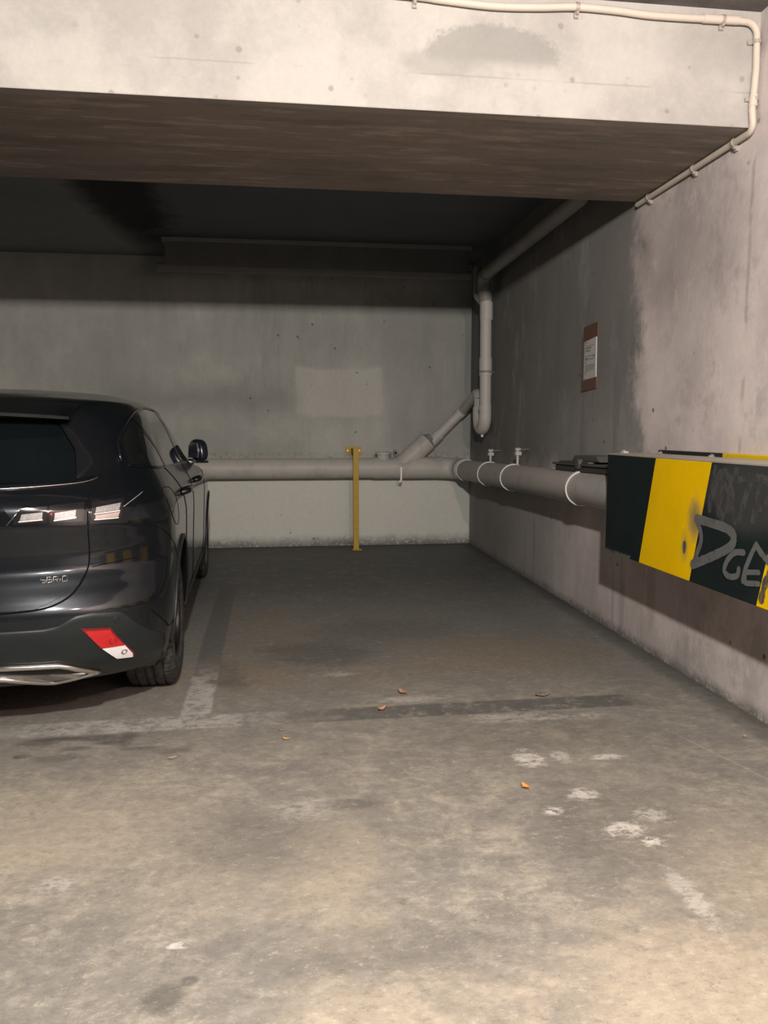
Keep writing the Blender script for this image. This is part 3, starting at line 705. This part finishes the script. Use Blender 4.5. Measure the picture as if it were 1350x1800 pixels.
def patch(name, kind, left, right, mat, parent, off=.003, thick=.012, nu=24, nv=20, smooth=True, bev=0):
    """slab hugging the body between two edge polylines given bottom to top: (a, z) pairs"""
    def samp(P, v):
        L = [0]
        for i in range(1, len(P)): L.append(L[-1] + math.dist(P[i], P[i-1]))
        d = v * L[-1]
        for i in range(1, len(P)):
            if d <= L[i] + 1e-9:
                f = (d - L[i-1]) / max(1e-9, L[i] - L[i-1]); return (P[i-1][0] + (P[i][0] - P[i-1][0]) * f, P[i-1][1] + (P[i][1] - P[i-1][1]) * f)
        return P[-1]
    bm = bmesh.new(); A = []; B = []
    for j in range(nv + 1):
        l, r = samp(left, j / nv), samp(right, j / nv); ra = []; rb = []
        for i in range(nu + 1):
            f = i / nu; a = l[0] + (r[0] - l[0]) * f; b = l[1] + (r[1] - l[1]) * f
            ra.append(bm.verts.new(surf(kind, a, b, off))); rb.append(bm.verts.new(surf(kind, a, b, off - thick)))
        A.append(ra); B.append(rb)
    for j in range(nv):
        for i in range(nu):
            bm.faces.new((A[j][i], A[j][i+1], A[j+1][i+1], A[j+1][i])); bm.faces.new((B[j][i], B[j+1][i], B[j+1][i+1], B[j][i+1]))
    for i in range(nu):
        bm.faces.new((A[0][i], B[0][i], B[0][i+1], A[0][i+1])); bm.faces.new((A[nv][i], A[nv][i+1], B[nv][i+1], B[nv][i]))
    for j in range(nv):
        bm.faces.new((A[j][0], A[j+1][0], B[j+1][0], B[j][0])); bm.faces.new((A[j][nu], B[j][nu], B[j+1][nu], A[j+1][nu]))
    return obj(name, bm, mat, parent, True, 50)
def line(name, kind, pts, r, mat, parent, off=0.0, n=8, sm=True, closed=False):
    P = catmull([(a, b, 0) for a, b in pts], n) if sm else [Vector((a, b, 0)) for a, b in pts]
    return obj(name, tube([surf(kind, p.x, p.y, off) for p in P], r, 8, closed), mat, parent, True)

# materials
mp = Mat('dark grey metallic paint', .30, .3, .5, .75)
sp_ = mp.noise(60, 4, .7); mp.color(mp.scale((.007, .010, .0135), sp_ * .3 + .85)); mp.b.inputs['Coat Roughness'].default_value = .075
mp.roughness(sp_ * .08 + .30)
M_PAINT = mp.m
M_GLASS = simple('tinted glass', (.003, .005, .006), .05, .30, coat=.0, var=.05)
M_GLASS2 = simple('dark tinted side glass', (.008, .010, .010), .03, .8, coat=.8, var=.05)
M_TRIM = simple('gloss black trim', (.005, .006, .008), .14, .35, coat=.1, var=.1)
M_CLAD = simple('dusty black bumper plastic', (.013, .017, .018), .42, .35, var=.25, sc=14)
M_GAP = simple('panel gap', (.003, .003, .003), .9, .1)
M_CHR = simple('satin chrome', (.78, .76, .74), .16, .5, 1.0, var=.08, sc=30)
M_RED = simple('red lens', (.50, .008, .012), .14, .6, coat=.8, var=.5, sc=55)
M_WHT = simple('clear lens', (.80, .78, .78), .12, .6, coat=.8, var=.15, sc=30)
M_LENS = simple('lamp reflector strip', (.34, .335, .33), .25, .6, .3, coat=.6, var=.7, sc=110)
M_LENSD = simple('smoked lamp lens', (.014, .013, .014), .12, .4, coat=.2, var=.2)
M_LINE = simple('bright lamp edge', (.86, .84, .82), .15, .7, .3, coat=.6, var=.05)

TH = math.radians(2.7)
car = empty('car', (-1.404, 3.665, 0), TH)
tag(car, 'dark grey hatchback parked in the left bay with its rear to the camera', 'car')

# body: stacked plan outlines
zs = sorted(set([.17, .185, .20, .22, .25] + list(np.arange(.28, 1.30, .0125)) + list(np.arange(1.30, 1.385, .006)) + [1.385, 1.389, 1.392, 1.395, 1.3975, 1.399, 1.40]))
bm = bmesh.new(); rings = []
NQ, NS = 34, 26
for z in zs:
    w, yr, yf, Lr, nr, Lf, nf = crow(z)
    half = []
    for i in range(NQ + 1):
        ph = (PI / 2) * i / NQ
        half.append((w * math.sin(ph) ** (2 / nr), yr + Lr - Lr * math.cos(ph) ** (2 / nr)))
    y0, y1 = yr + Lr, yf - Lf
    for i in range(1, NS): half.append((w, y0 + (y1 - y0) * i / NS))
    for i in range(NQ + 1):
        ph = (PI / 2) * i / NQ
        half.append((w * math.cos(ph) ** (2 / nf), yf - Lf + Lf * math.sin(ph) ** (2 / nf)))
    full = half + [(-x, y) for x, y in half[-2:0:-1]]
    rings.append([bm.verts.new((x, y, lift(y, z))) for x, y in full])
nn = len(rings[0])
for a, b in zip(rings, rings[1:]):
    for i in range(nn): bm.faces.new((a[i], a[(i+1) % nn], b[(i+1) % nn], b[i]))
bm.faces.new(rings[0][::-1]); bm.faces.new(rings[-1])
bmesh.ops.recalc_face_normals(bm, faces=bm.faces[:])
me = bpy.data.meshes.new('body'); bm.to_mesh(me); bm.free()
tmp = bpy.data.objects.new('tmp_body', me); COL.objects.link(tmp)
cut = bmesh.new()
for y in (0, 2.675):
    for s in (1, -1): add_tube(cut, [(s * .60, y, .325), (s * 1.1, y, .325)], .362, 72)
bmesh.ops.recalc_face_normals(cut, faces=cut.faces[:])
cme = bpy.data.meshes.new('cut'); cut.to_mesh(cme); cut.free()
cob = bpy.data.objects.new('tmp_cut', cme); COL.objects.link(cob)
md = tmp.modifiers.new('b', 'BOOLEAN'); md.operation = 'DIFFERENCE'; md.object = cob; md.solver = 'EXACT'
dg = bpy.context.evaluated_depsgraph_get()
bme = bpy.data.meshes.new_from_object(tmp.evaluated_get(dg)); bme.name = 'body'
bpy.data.objects.remove(tmp); bpy.data.objects.remove(cob)
bme.materials.clear(); bme.materials.append(M_PAINT); bme.materials.append(M_GAP)
for p in bme.polygons:
    p.use_smooth = True; c = p.center; p.material_index = 0
    for y in (0, 2.675):
        d = math.hypot(c.y - y, c.z - .325)
        if (abs(d - .362) < .004 and abs(c.x) < .93 and abs(p.normal.x) < .35) or (abs(abs(c.x) - .60) < .003 and d < .362): p.material_index = 1
    if c.z < .18 and abs(p.normal.z) > .9: p.material_index = 1
bme.set_sharp_from_angle(angle=math.radians(38))
body = link('body', bme, None, car)

# tailgate
tgL = [(-.47, .558), (-.60, .615), (-.655, .70), (-.665, .80), (-.665, .965)]
tgR = [(.47, .558), (.595, .612), (.635, .68), (.642, .80), (.645, .962)]
tgL = [(-a, b) for a, b in tgR]
gate = patch('tailgate', 'rear', tgL, tgR, M_PAINT, car, .004, .02, 60, 40)
line('panel_gap', 'rear', [(.642, .962), (.642, .80), (.636, .69), (.600, .612), (.545, .573), (.47, .556), (.30, .552), (0, .552), (-.30, .552), (-.47, .556), (-.545, .573), (-.600, .612), (-.636, .69), (-.642, .80), (-.642, .962)], .0032, M_GAP, gate, .002, 6)
# badge
bm = bmesh.new()
LT = {'Y': [[(0, 1), (0, .5), (1, .5)], [(1, 1), (1, 0), (0, 0)]], 'B': [[(0, 0), (0, 1), (1, 1), (1, 0), (0, 0)], [(0, .5), (1, .5)]],
      'R': [[(0, 0), (0, 1), (1, 1), (1, .45), (0, .45)], [(.45, .45), (1, 0)]], 'I': [[(.5, 0), (.5, 1)]], 'D': [[(0, 0), (0, 1), (1, 1), (1, 0), (0, 0)]]}
x = .482; hgt = .017
for ch, w_ in (('Y', .016), ('B', .016), ('R', .016), ('I', .004), ('D', .016)):
    for st in LT[ch]:
        pts = []
        for (a, b), (c_, d_) in zip(st, st[1:]): pts += [(a, b), ((a + c_) / 2, (b + d_) / 2)]
        pts.append(st[-1]); add_tube(bm, [surf('rear', x + a * w_, .645 + b * hgt, .0064) for a, b in pts], .0014, 6)
    x += w_ + .0048
o = obj('badge', bm, M_CHR, gate, True); o['label'] = 'small chrome letters YBRID'
# dark band and lamps
band = patch('light_bar', 'rear', [(-.42, .862), (-.37, .93)], [(.42, .862), (.37, .93)], M_TRIM, gate, .007, .016, 40, 8)
line('light_bar_edge', 'rear', [(.385, .862), (.432, .918)], .0018, M_CHR, gate, .008, 4, False)
for s in (1, -1):
    def X(P): return [(a * s, b) for a, b in P]
    def pz(name, l, r, mat, par, off, thick=.01, nu=14, nv=6):
        l, r = X(l), X(r)
        if s < 0: l, r = r, l
        return patch(name, 'rear', l, r, mat, par, off, thick, nu, nv)
    lamp = pz('tail_light', [(.400, .858), (.432, .930)], [(.638, .852), (.638, .935)], M_TRIM, car, .009)
    pz('lens', [(.404, .864), (.430, .917)], [(.512, .866), (.514, .920)], M_LENSD, lamp, .0115)
    pz('lens', [(.520, .864), (.521, .922)], [(.628, .864), (.629, .928)], M_LENSD, lamp, .0115)
    pz('reflector', [(.428, .877), (.434, .900)], [(.498, .880), (.500, .904)], M_LENS, lamp, .013)
    pz('reflector', [(.536, .876), (.538, .899)], [(.602, .882), (.604, .906)], M_LENS, lamp, .013)
    pz('reflector_edge', [(.424, .872), (.424, .8765)], [(.500, .8755), (.500, .880)], M_LINE, lamp, .015)
    pz('reflector_edge', [(.534, .870), (.534, .875)], [(.604, .876), (.605, .882)], M_LINE, lamp, .015)
    o = pz('red_reflector', [(.524, .892), (.524, .900)], [(.530, .892), (.530, .900)], M_RED, lamp, .0125)
    lamp2 = pz('tail_light', [(.648, .852), (.650, .938)], [(.770, .846), (.822, .962)], M_TRIM, car, .006)
    pz('lens', [(.652, .866), (.654, .926)], [(.748, .866), (.756, .934)], M_LENSD, lamp2, .009)
    pz('reflector', [(.666, .890), (.668, .910)], [(.740, .894), (.746, .917)], M_LENS, lamp2, .0105)
    pz('reflector', [(.666, .869), (.666, .882)], [(.738, .870), (.744, .888)], simple('pinkish reflector', (.50, .38, .35), .2, .6, .2, coat=.6, var=.3, sc=50), lamp2, .0105)
    pz('reflector_edge', [(.662, .8845), (.662, .888)], [(.742, .889), (.744, .893)], M_LINE, lamp2, .0125)
    pz('reflector_edge', [(.662, .864), (.662, .868)], [(.738, .864), (.740, .868)], M_LINE, lamp2, .0125)
    line('tail_light_edge', 'rear', X([(.756, .905), (.785, .925), (.812, .950)]), .002, M_LENS, lamp2, .007, 4)
    # rear corner fog and reversing lamp
    fog = pz('fog_light', [(.719, .300), (.685, .378), (.616, .476)], [(.779, .290), (.783, .318), (.752, .378), (.714, .465)], simple('dark red bezel', (.16, .010, .012), .3, .5), car, .008, .02, 12, 16)
    pz('red_lens', [(.676, .374), (.630, .466)], [(.752, .372), (.710, .458)], M_RED, fog, .013, .012, 12, 10)
    pz('white_lens', [(.722, .306), (.679, .370)], [(.773, .298), (.775, .318), (.754, .368)], M_WHT, fog, .013, .012, 12, 10)
    for (fx, fz, r_) in ((.716, .404, .020), (.748, .337, .017)):
        c0 = surf('rear', fx * s, fz, .0135); nrm = (surf('rear', fx * s, fz, .02) - surf('rear', fx * s, fz, 0)).normalized()
        obj('bulb_ring', lathe([(0, r_ * .35), (.002, r_ * .5), (.0, r_ * .75)], c0, nrm, 24), M_RED if fz > .36 else M_CHR, fog, True)
    c0 = surf('rear', .735 * s, .492, .004); nrm = (surf('rear', .735 * s, .492, .02) - surf('rear', .735 * s, .492, 0)).normalized()
    obj('parking_sensor', lathe([(-.003, 0.0001), (.003, .0001), (.0035, .009), (.001, .0115), (-.003, .0115)], c0, nrm, 24), M_CLAD, car, True, 40)

# lower bumper cladding
up = [(0, .490), (.36, .491), (.50, .490), (.545, .499), (.600, .532), (.66, .540), (.757, .528)]
def clad_half(s):
    bm = bmesh.new(); cols = []
    NX = 60
    for i in range(NX + 1):
        x = .90 * (i / NX) if False else .885 * i / NX
        # top edge height
        zt_ = .40
        for (a, b), (c_, d_) in zip(up, up[1:]):
            if a <= x <= c_: zt_ = b + (d_ - b) * (x - a) / (c_ - a)
        if x > .757: zt_ = .528 - (x - .757) * 1.25
        col = []
        for j in range(25):
            z = .172 + (zt_ - .172) * j / 24
            w = crow(z)[0]; xx = min(x, w * .985)
            p = surf('rear', xx * s, z, .005) if j < 24 else surf('rear', xx * s, z, -.004)
            col.append(bm.verts.new(p))
        cols.append(col)
    for a, b in zip(cols, cols[1:]):
        for j in range(24): bm.faces.new((a[j], b[j], b[j+1], a[j+1]) if s > 0 else (a[j], a[j+1], b[j+1], b[j]))
    o = obj('lower_bumper', bm, M_CLAD, car, True, 60)
    sd = o.modifiers.new('thickness', 'SOLIDIFY'); sd.thickness = .006; sd.offset = -1
    return o
for s in (1, -1): clad = clad_half(s)
for s in (1, -1):
    # chrome exhaust surround: a long flattened hexagon
    hexo = [(.650, .286), (.560, .330), (.530, .340), (.34, .350), (.16, .320), (.34, .300), (.485, .248)]
    P = []
    for i in range(len(hexo)):
        a, b = hexo[i], hexo[(i + 1) % len(hexo)]
        for k in range(6): P.append((a[0] + (b[0] - a[0]) * k / 6, a[1] + (b[1] - a[1]) * k / 6))
    ring = [surf('rear', a * s, max(.172, b - .085 * (.45 - b) / .28 * 0.85), .012) for a, b in P]
    o = obj('exhaust_surround', tube(ring, .011, 10, True), M_CHR, car, True); o['label'] = 'chrome exhaust surround'
    low = [(.640, .276), (.56, .272), (.485, .266), (.40, .290), (.30, .31)]; hi = [(.640, .279), (.56, .288), (.485, .292), (.40, .305), (.30, .318)]
    bm = bmesh.new(); L1 = []; L2 = []
    for (a, b), (c_, d_) in zip(low, hi):
        q1 = surf('rear', a * s, max(.172, b - .085 * (.45 - b) / .28 * .85), .017); q2 = surf('rear', c_ * s, max(.172, d_ - .085 * (.45 - d_) / .28 * .85), .007)
        L1.append(bm.verts.new(q1)); L2.append(bm.verts.new(q2))
    for i in range(4): bm.faces.new((L1[i], L1[i+1], L2[i+1], L2[i]))
    oo = obj('inner_lip', bm, M_CHR, o); sd = oo.modifiers.new('thickness', 'SOLIDIFY'); sd.thickness = .003
    bm = bmesh.new(); bm.faces.new([bm.verts.new(surf('rear', a * s, max(.172, b - .085 * (.45 - b) / .28 * .85), .0075)) for a, b in P])
    oo = obj('exhaust_recess', bm, M_GAP, o); sd = oo.modifiers.new('thickness', 'SOLIDIFY'); sd.thickness = .003

# bumper upper crease line, body seams
for s in (1, -1):
    line('bumper_seam', 'rear', [(.650 * s, .688), (.74 * s, .699), (.80 * s, .704)], .0016, M_GAP, car, .0008, 6)
k_side = {1: 'right', -1: 'left'}
for s in (1, -1):
    K = k_side[s]
    line('bumper_seam', K, [(-.66, .50), (-.56, .42), (-.50, .385), (-.36, .39)], .0018, M_GAP, car, .0008, 6)
    line('bumper_seam', K, [(-.62, .84), (-.50, .80), (-.36, .71), (-.30, .66)], .0014, M_GAP, car, .0006, 6)
    # side windows
    glass_b = [(-.44, 1.055), (-.20, 1.035), (.20, 1.025), (1.0, 1.012), (1.88, .992)]
    belt = catmull([(a, b, 0) for a, b in glass_b], 8)
    def topz(y):
        T_ = [(-.46, 1.06), (-.43, 1.12), (-.34, 1.19), (-.2, 1.25), (0, 1.29), (.3, 1.31), (.6, 1.306), (.9, 1.27), (1.2, 1.205), (1.5, 1.115), (1.75, 1.03), (1.88, .99)]
        A_ = np.array(T_); return float(pchip(A_[:, 0], A_[:, 1], y))
    def botz(y):
        A_ = np.array(glass_b); return float(pchip(A_[:, 0], A_[:, 1], max(-.44, y)))
    def window(y0, y1, name, slb=0.0, slt=0.0, sl0=None):
        """slanted ends: y at the bottom/top of each end"""
        (a0, a1), (b0, b1) = y0, y1
        NB = 18; left = []; right = []
        bm = bmesh.new(); A = []; B = []
        for j in range(NB + 1):
            f = j / NB; ra = []; rb = []
            for i in range(21):
                g_ = i / 20; yb_ = a0 + (b0 - a0) * g_; yt_ = a1 + (b1 - a1) * g_
                y = yb_ + (yt_ - yb_) * f; z = botz(yb_) + .006 + (topz(yt_) - .012 - botz(yb_) - .006) * f
                # sinks just below the frame line
                ra.append(bm.verts.new(surf(K, y, z, .004))); rb.append(bm.verts.new(surf(K, y, z, -.008)))
            A.append(ra); B.append(rb)
        for j in range(NB):
            for i in range(20):
                bm.faces.new((A[j][i], A[j][i+1], A[j+1][i+1], A[j+1][i])); bm.faces.new((B[j][i], B[j+1][i], B[j+1][i+1], B[j][i+1]))
        for i in range(20): bm.faces.new((A[0][i], B[0][i], B[0][i+1], A[0][i+1])); bm.faces.new((A[NB][i], A[NB][i+1], B[NB][i+1], B[NB][i]))
        for j in range(NB): bm.faces.new((A[j][0], A[j+1][0], B[j+1][0], B[j][0])); bm.faces.new((A[j][20], B[j][20], B[j+1][20], A[j+1][20]))
        return obj(name, bm, M_GLASS2, car, True, 50)
    window((-.42, -.36), (-.03, -.20), 'quarter_window')
    window((.0, -.16), (.74, .60), 'side_window')
    window((.84, .68), (1.84, 1.30), 'side_window')
    # frame round the glass and pillars
    ring2 = [(y, topz(y)) for y in np.linspace(-.455, 1.87, 44)] 
    line('window_frame', K, ring2, .0085, M_TRIM, car, .002, 2)
    line('window_frame', K, [(p.x, p.y) for p in belt], .0035, M_TRIM, car, .003, 1)
    pb = [(.79, 1.015), (.74, 1.10), (.69, 1.20), (.64, 1.30)]
    patch('pillar_trim', K, [(.745, 1.018), (.665, 1.16), (.60, 1.30)], [(.835, 1.016), (.755, 1.16), (.685, 1.295)], M_TRIM, car, .0055, .008, 4, 16)
    patch('pillar_trim', K, [(-.03, 1.032), (-.10, 1.13), (-.20, 1.238)], [(.0, 1.030), (-.065, 1.13), (-.16, 1.252)], M_TRIM, car, .0055, .008, 3, 12)
    # door seams
    line('door_seam', K, [(-.05, 1.03), (.10, .97), (.22, .86), (.26, .74), (.30, .62), (.42, .50), (.50, .34)], .0022, M_GAP, car, .0006, 6)
    line('door_seam', K, [(.80, 1.01), (.82, .85), (.82, .6), (.80, .34)], .0022, M_GAP, car, .0006, 6)
    line('door_seam', K, [(1.86, .99), (1.94, .86), (1.96, .65), (1.90, .34)], .0022, M_GAP, car, .0006, 6)
    line('door_seam', K, [(.50, .34), (.80, .335), (1.4, .335), (1.90, .34)], .0022, M_GAP, car, .0006, 6)
    if s == 1: line('fuel_flap', K, [(-.38, .93), (-.34, .955), (-.24, .95), (-.19, .92), (-.17, .86), (-.20, .80), (-.27, .79), (-.35, .81), (-.39, .87), (-.38, .93)], .0013, M_GAP, car, .0004, 5)
    for y in (.22, 1.16):
        z = .898
        h = bmesh.new(); pp = [surf(K, y - .10, z, .0), surf(K, y - .085, z, .030), surf(K, y, z, .040), surf(K, y + .085, z, .032), surf(K, y + .10, z, .0)]
        add_tube(h, catmull(pp, 5), .013, 12); bmesh.ops.scale(h, vec=(1, 1, 1.15), verts=h.verts, space=Matrix.Translation((0, 0, -z)))
        obj('door_handle', h, M_PAINT, car, True)
    # wheel-arch and sill cladding
    bm = bmesh.new()
    patch('sill', K, [(.36, .175), (.36, .30)], [(2.30, .175), (2.30, .30)], M_CLAD, car, .008, .012, 40, 6)
    for yc in (0, 2.675):
        bm = bmesh.new(); A = []; B = []
        for i in range(49):
            an = math.radians(-8 + 196 * i / 48); ca, sa = math.cos(an), math.sin(an)
            r1, r2 = .362, .385
            p1 = side_pt(yc + r1 * ca, max(.18, .325 + r1 * sa), s); p2 = side_pt(yc + r2 * ca, max(.18, .325 + r2 * sa), s)
            A.append(bm.verts.new(p1 + Vector((s * .005, 0, 0)))); B.append(bm.verts.new(p2 + Vector((s * .003, 0, 0))))
        for i in range(48): bm.faces.new((A[i], A[i+1], B[i+1], B[i]))
        o = obj('wheel_arch_trim', bm, M_CLAD, car, True); sd = o.modifiers.new('thickness', 'SOLIDIFY'); sd.thickness = .012; sd.offset = 0
    # mirror, folded close to the door
    mir = empty('wing_mirror'); mir.parent = car
    bm = bmesh.new(); bmesh.ops.create_icosphere(bm, subdivisions=4, radius=1)
    for v in bm.verts:
        q = v.co.copy(); n_ = 3.0
        m_ = (abs(q.x) ** n_ + abs(q.y) ** n_ + abs(q.z) ** n_) ** (1 / n_); q /= m_
        q.z = q.z * (.074 - .012 * (q.x < 0) * abs(q.x)); q.x *= .072; q.y = q.y * (.055 if q.y > 0 else .030)
        q.x += .012 * (-q.z / .07)
        v.co = q
    hx, hy, hz = .905 * s, 1.62, 1.066
    MR = Matrix.Translation((hx, hy, hz)) @ Matrix.Scale(s, 4, (1, 0, 0)) @ Matrix.Rotation(math.radians(-52), 4, 'Z'); bm.transform(MR)
    obj('mirror_housing', bm, simple('dark mirror shell', (.012, .016, .026), .2, .5, coat=.6), mir, True)
    bm = bmesh.new(); add_prism(bm, [(-.060, -.050), (.048, -.052), (.058, -.01), (.046, .048), (-.012, .056), (-.052, .032)], lambda a, b, q: tuple(MR @ Vector((a, q, b))), -.036, -.026)
    obj('mirror_glass', bm, simple('mirror silver', (.55, .57, .62), .06, .5, .95, var=.02), mir, bevel=.002)
    bm = bmesh.new(); add_box(bm, min(hx - s * .075, hx + s * .07), max(hx - s * .075, hx + s * .07), hy - .03, hy + .045, hz - .086, hz - .070)
    add_tube(bm, [(s * .84, hy + .03, hz - .078), (hx - s * .03, hy + .02, hz - .078)], .018, 12)
    obj('mirror_foot', bm, M_TRIM, mir, True, 40)

# rear window, spoiler and its side fins
patch('rear_window', 'rear', [(-.585, 1.004), (-.565, 1.12), (-.50, 1.225)], [(.585, 1.004), (.565, 1.12), (.50, 1.225)], M_GLASS, car, .006, .014, 40, 24)
line('window_seal', 'rear', [(-.66, 1.018), (-.59, .998), (-.3, .984), (0, .980), (.3, .984), (.59, .998), (.66, 1.018)], .0022, M_CHR, car, .003, 6)
bm = bmesh.new(); U = []; D = []
for i in range(41):
    x = -.56 + 1.12 * i / 40; u = abs(x) / .56
    tip = Vector((x, -.745 + .16 * u ** 2.2, 1.272 - .020 * u ** 2))
    root = rear_pt(x, 1.345 - .02 * u) + Vector((0, .02, .002))
    under = rear_pt(x * .97, 1.238) + Vector((0, .03, 0))
    U.append([bm.verts.new(root), bm.verts.new(root.lerp(tip, .5) + Vector((0, 0, .006))), bm.verts.new(tip), bm.verts.new(tip - Vector((0, -.004, .012))), bm.verts.new(under)])
for a, b in zip(U, U[1:]):
    for j in range(4): bm.faces.new((a[j], b[j], b[j+1], a[j+1]))
    bm.faces.new((a[4], b[4], b[0], a[0]))
bm.faces.new(U[0]); bm.faces.new(U[-1][::-1])
sp = obj('roof_spoiler', bm, M_PAINT, car, True, 30)
for s in (1, -1):
    l, r = [(.588, 1.006), (.570, 1.12), (.505, 1.226), (.50, 1.245)], [(.662, 1.020), (.652, 1.12), (.615, 1.20), (.575, 1.262)]
    if s < 0: l, r = [(-a, b) for a, b in r], [(-a, b) for a, b in l]
    patch('spoiler_fin', 'rear', l, r, M_PAINT, sp, .016, .03, 10, 20)

# windscreen on the front slope
bm = bmesh.new(); g = []
for j in range(17):
    z = 1.02 + .30 * j / 16; w, yr, yf, Lr, nr, Lf, nf = crow(z); r_ = []
    for i in range(31):
        x = (-1 + 2 * i / 30) * w * .86; u = abs(x) / w
        y = yf - Lf + Lf * (1 - u ** nf) ** (1 / nf); r_.append(bm.verts.new((x, y + .004, z + .004)))
    g.append(r_)
for a, b in zip(g, g[1:]):
    for i in range(30): bm.faces.new((a[i], a[i+1], b[i+1], b[i]))
o = obj('windscreen', bm, M_GLASS, car, True); sd = o.modifiers.new('thickness', 'SOLIDIFY'); sd.thickness = .01; sd.offset = -1

# wheels
mt = Mat('tyre rubber', .75, .25); nt_ = mt.noise(30, 4, .6); mt.color(mt.mix((.030, .031, .030), (.060, .057, .050), nt_.step(.42, .62))); M_TYRE = mt.m
M_RIM = simple('dark alloy', (.055, .058, .062), .28, .5, .8, coat=.3, var=.15)
M_RIM2 = simple('machined alloy', (.35, .35, .36), .22, .5, .9, var=.1)
prof = []
R0 = .320
tread = [(-.100, R0 - .012), (-.088, R0 - .004), (-.066, R0 - .0005), (-.064, R0 - .009), (-.056, R0 - .009), (-.054, R0), (-.024, R0), (-.022, R0 - .009), (-.012, R0 - .009), (-.010, R0),
         (.010, R0), (.012, R0 - .009), (.022, R0 - .009), (.024, R0), (.054, R0), (.056, R0 - .009), (.064, R0 - .009), (.066, R0 - .0005), (.088, R0 - .004), (.100, R0 - .012)]
sidew = [(.109, R0 - .030), (.113, R0 - .055), (.110, R0 - .078), (.103, R0 - .094), (.098, .222)]
prof = [(-a, b) for a, b in sidew[::-1]] + tread + sidew + [(.085, .217), (-.085, .217)]
shoulder = {5, 6, 7, 22, 23, 24}
def wheel_parts(xc, y, s):
    w = empty('wheel'); w.parent = car; w.location = (xc, y, R0)
    nt0 = len(sidew)
    def rmod(k, j):
        return -.0045 if (j in (nt0, nt0 + 1, nt0 + 18, nt0 + 19) and k % 4 == 0) else 0
    obj('tyre', lathe(prof, (0, 0, 0), (1, 0, 0), 288, rmod), M_TYRE, w, True, 35)
    rim = [(-.09, .222), (-.085, .205), (.04, .195), (.088, .212), (.097, .226), (.101, .222), (.094, .204), (.05, .186), (-.08, .196)]
    obj('rim', lathe([(a * s, b) for a, b in rim], (0, 0, 0), (1, 0, 0), 96), M_RIM, w, True, 35)
    bm = bmesh.new()
    for k in range(5):
        an = 2 * PI * k / 5 + .3
        for q in (-.13, .13):
            a0 = an + q * .4; a1 = an + q
            P0 = Vector((s * .060, math.cos(a0) * .045, math.sin(a0) * .045)); P1 = Vector((s * .078, math.cos(a1) * .20, math.sin(a1) * .20))
            d = (P1 - P0); tn = Vector((1, 0, 0)).cross(d).normalized() * .013
            vs = []
            for P_, ww in ((P0, 1.2), (P1, .9)):
                for xo, tt in ((0, 1), (0, -1), (-s * .025, -1), (-s * .025, 1)): vs.append(bm.verts.new(P_ + Vector((xo, 0, 0)) + tn * tt * ww))
            for f in ((0, 1, 5, 4), (1, 2, 6, 5), (2, 3, 7, 6), (3, 0, 4, 7), (0, 3, 2, 1), (4, 5, 6, 7)): bm.faces.new([vs[i] for i in f])
    obj('spokes', bm, M_RIM2, w, bevel=.002)
    obj('hub_cap', lathe([(s * .03, .001), (s * .062, .001), (s * .066, .028), (s * .060, .034), (s * .055, .062), (s * .02, .066)], (0, 0, 0), (1, 0, 0), 40), M_RIM, w, True, 40)
    obj('brake_disc', lathe([(-s * .01, .05), (-s * .01, .145), (s * .01, .145), (s * .01, .05)], (0, 0, 0), (1, 0, 0), 48), M_GALV, w, True, 40)
    return w
for y in (0, 2.675):
    for s in (1, -1): wheel_parts(s * .785, y, s)
# underbody so the gap below the bumper is dark
obj('underbody', box(-.66, .66, -.45, 3.0, .165, .30), M_GAP, car)
# ------------------------------------------------------------------ light
# unseen closed housings added behind the camera to block each lamp's upward light
M_HOUS = simple('white lamp housing', (.55, .55, .53), .5, .4)
for lx, ly, lz, lab in ((.05, -.35, 2.455, 'unseen white housing added over the aisle light to keep light off the ceiling'), (1.1, -.95, 2.462, 'unseen white housing added over the pinkish fill light, further back over the aisle')):
    t = empty('lamp_shield', (lx, ly, lz)); tag(t, lab, 'lamp')
    obj('housing', loc(t, box(lx - .35, lx + .35, ly - .10, ly + .10, lz + .095, lz + .15)), M_HOUS, t, bevel=.01)
    for dx in (-.3, .3): obj('hanger', loc(t, tube([(lx + dx, ly, lz + .15), (lx + dx, ly, ZC)], .006, 8)), M_GALV, t)
def point(name, loc_, power, col, r):
    d = bpy.data.lights.new(name, 'POINT'); d.energy = power; d.color = col; d.shadow_soft_size = r
    o = bpy.data.objects.new(name, d); COL.objects.link(o); o.location = loc_; return o
point('aisle_light', (.05, -.35, 2.455), 570, (1.0, .967, .90), .05)
point('aisle_light', (1.1, -.95, 2.462), 215, (1.0, .70, .67), .05)  # pinkish fill light, added to brighten the near right wall
w = bpy.data.worlds.new('world'); scene.world = w; w.use_nodes = True
w.node_tree.nodes['Background'].inputs[0].default_value = (.5, .55, .6, 1); w.node_tree.nodes['Background'].inputs[1].default_value = .02
vs_ = scene.view_settings; vs_.view_transform = 'Standard'; vs_.look = 'None'; vs_.gamma = 1.0; vs_.exposure = 0.0; vs_.use_curve_mapping = False
scene.cycles.diffuse_bounces = 2
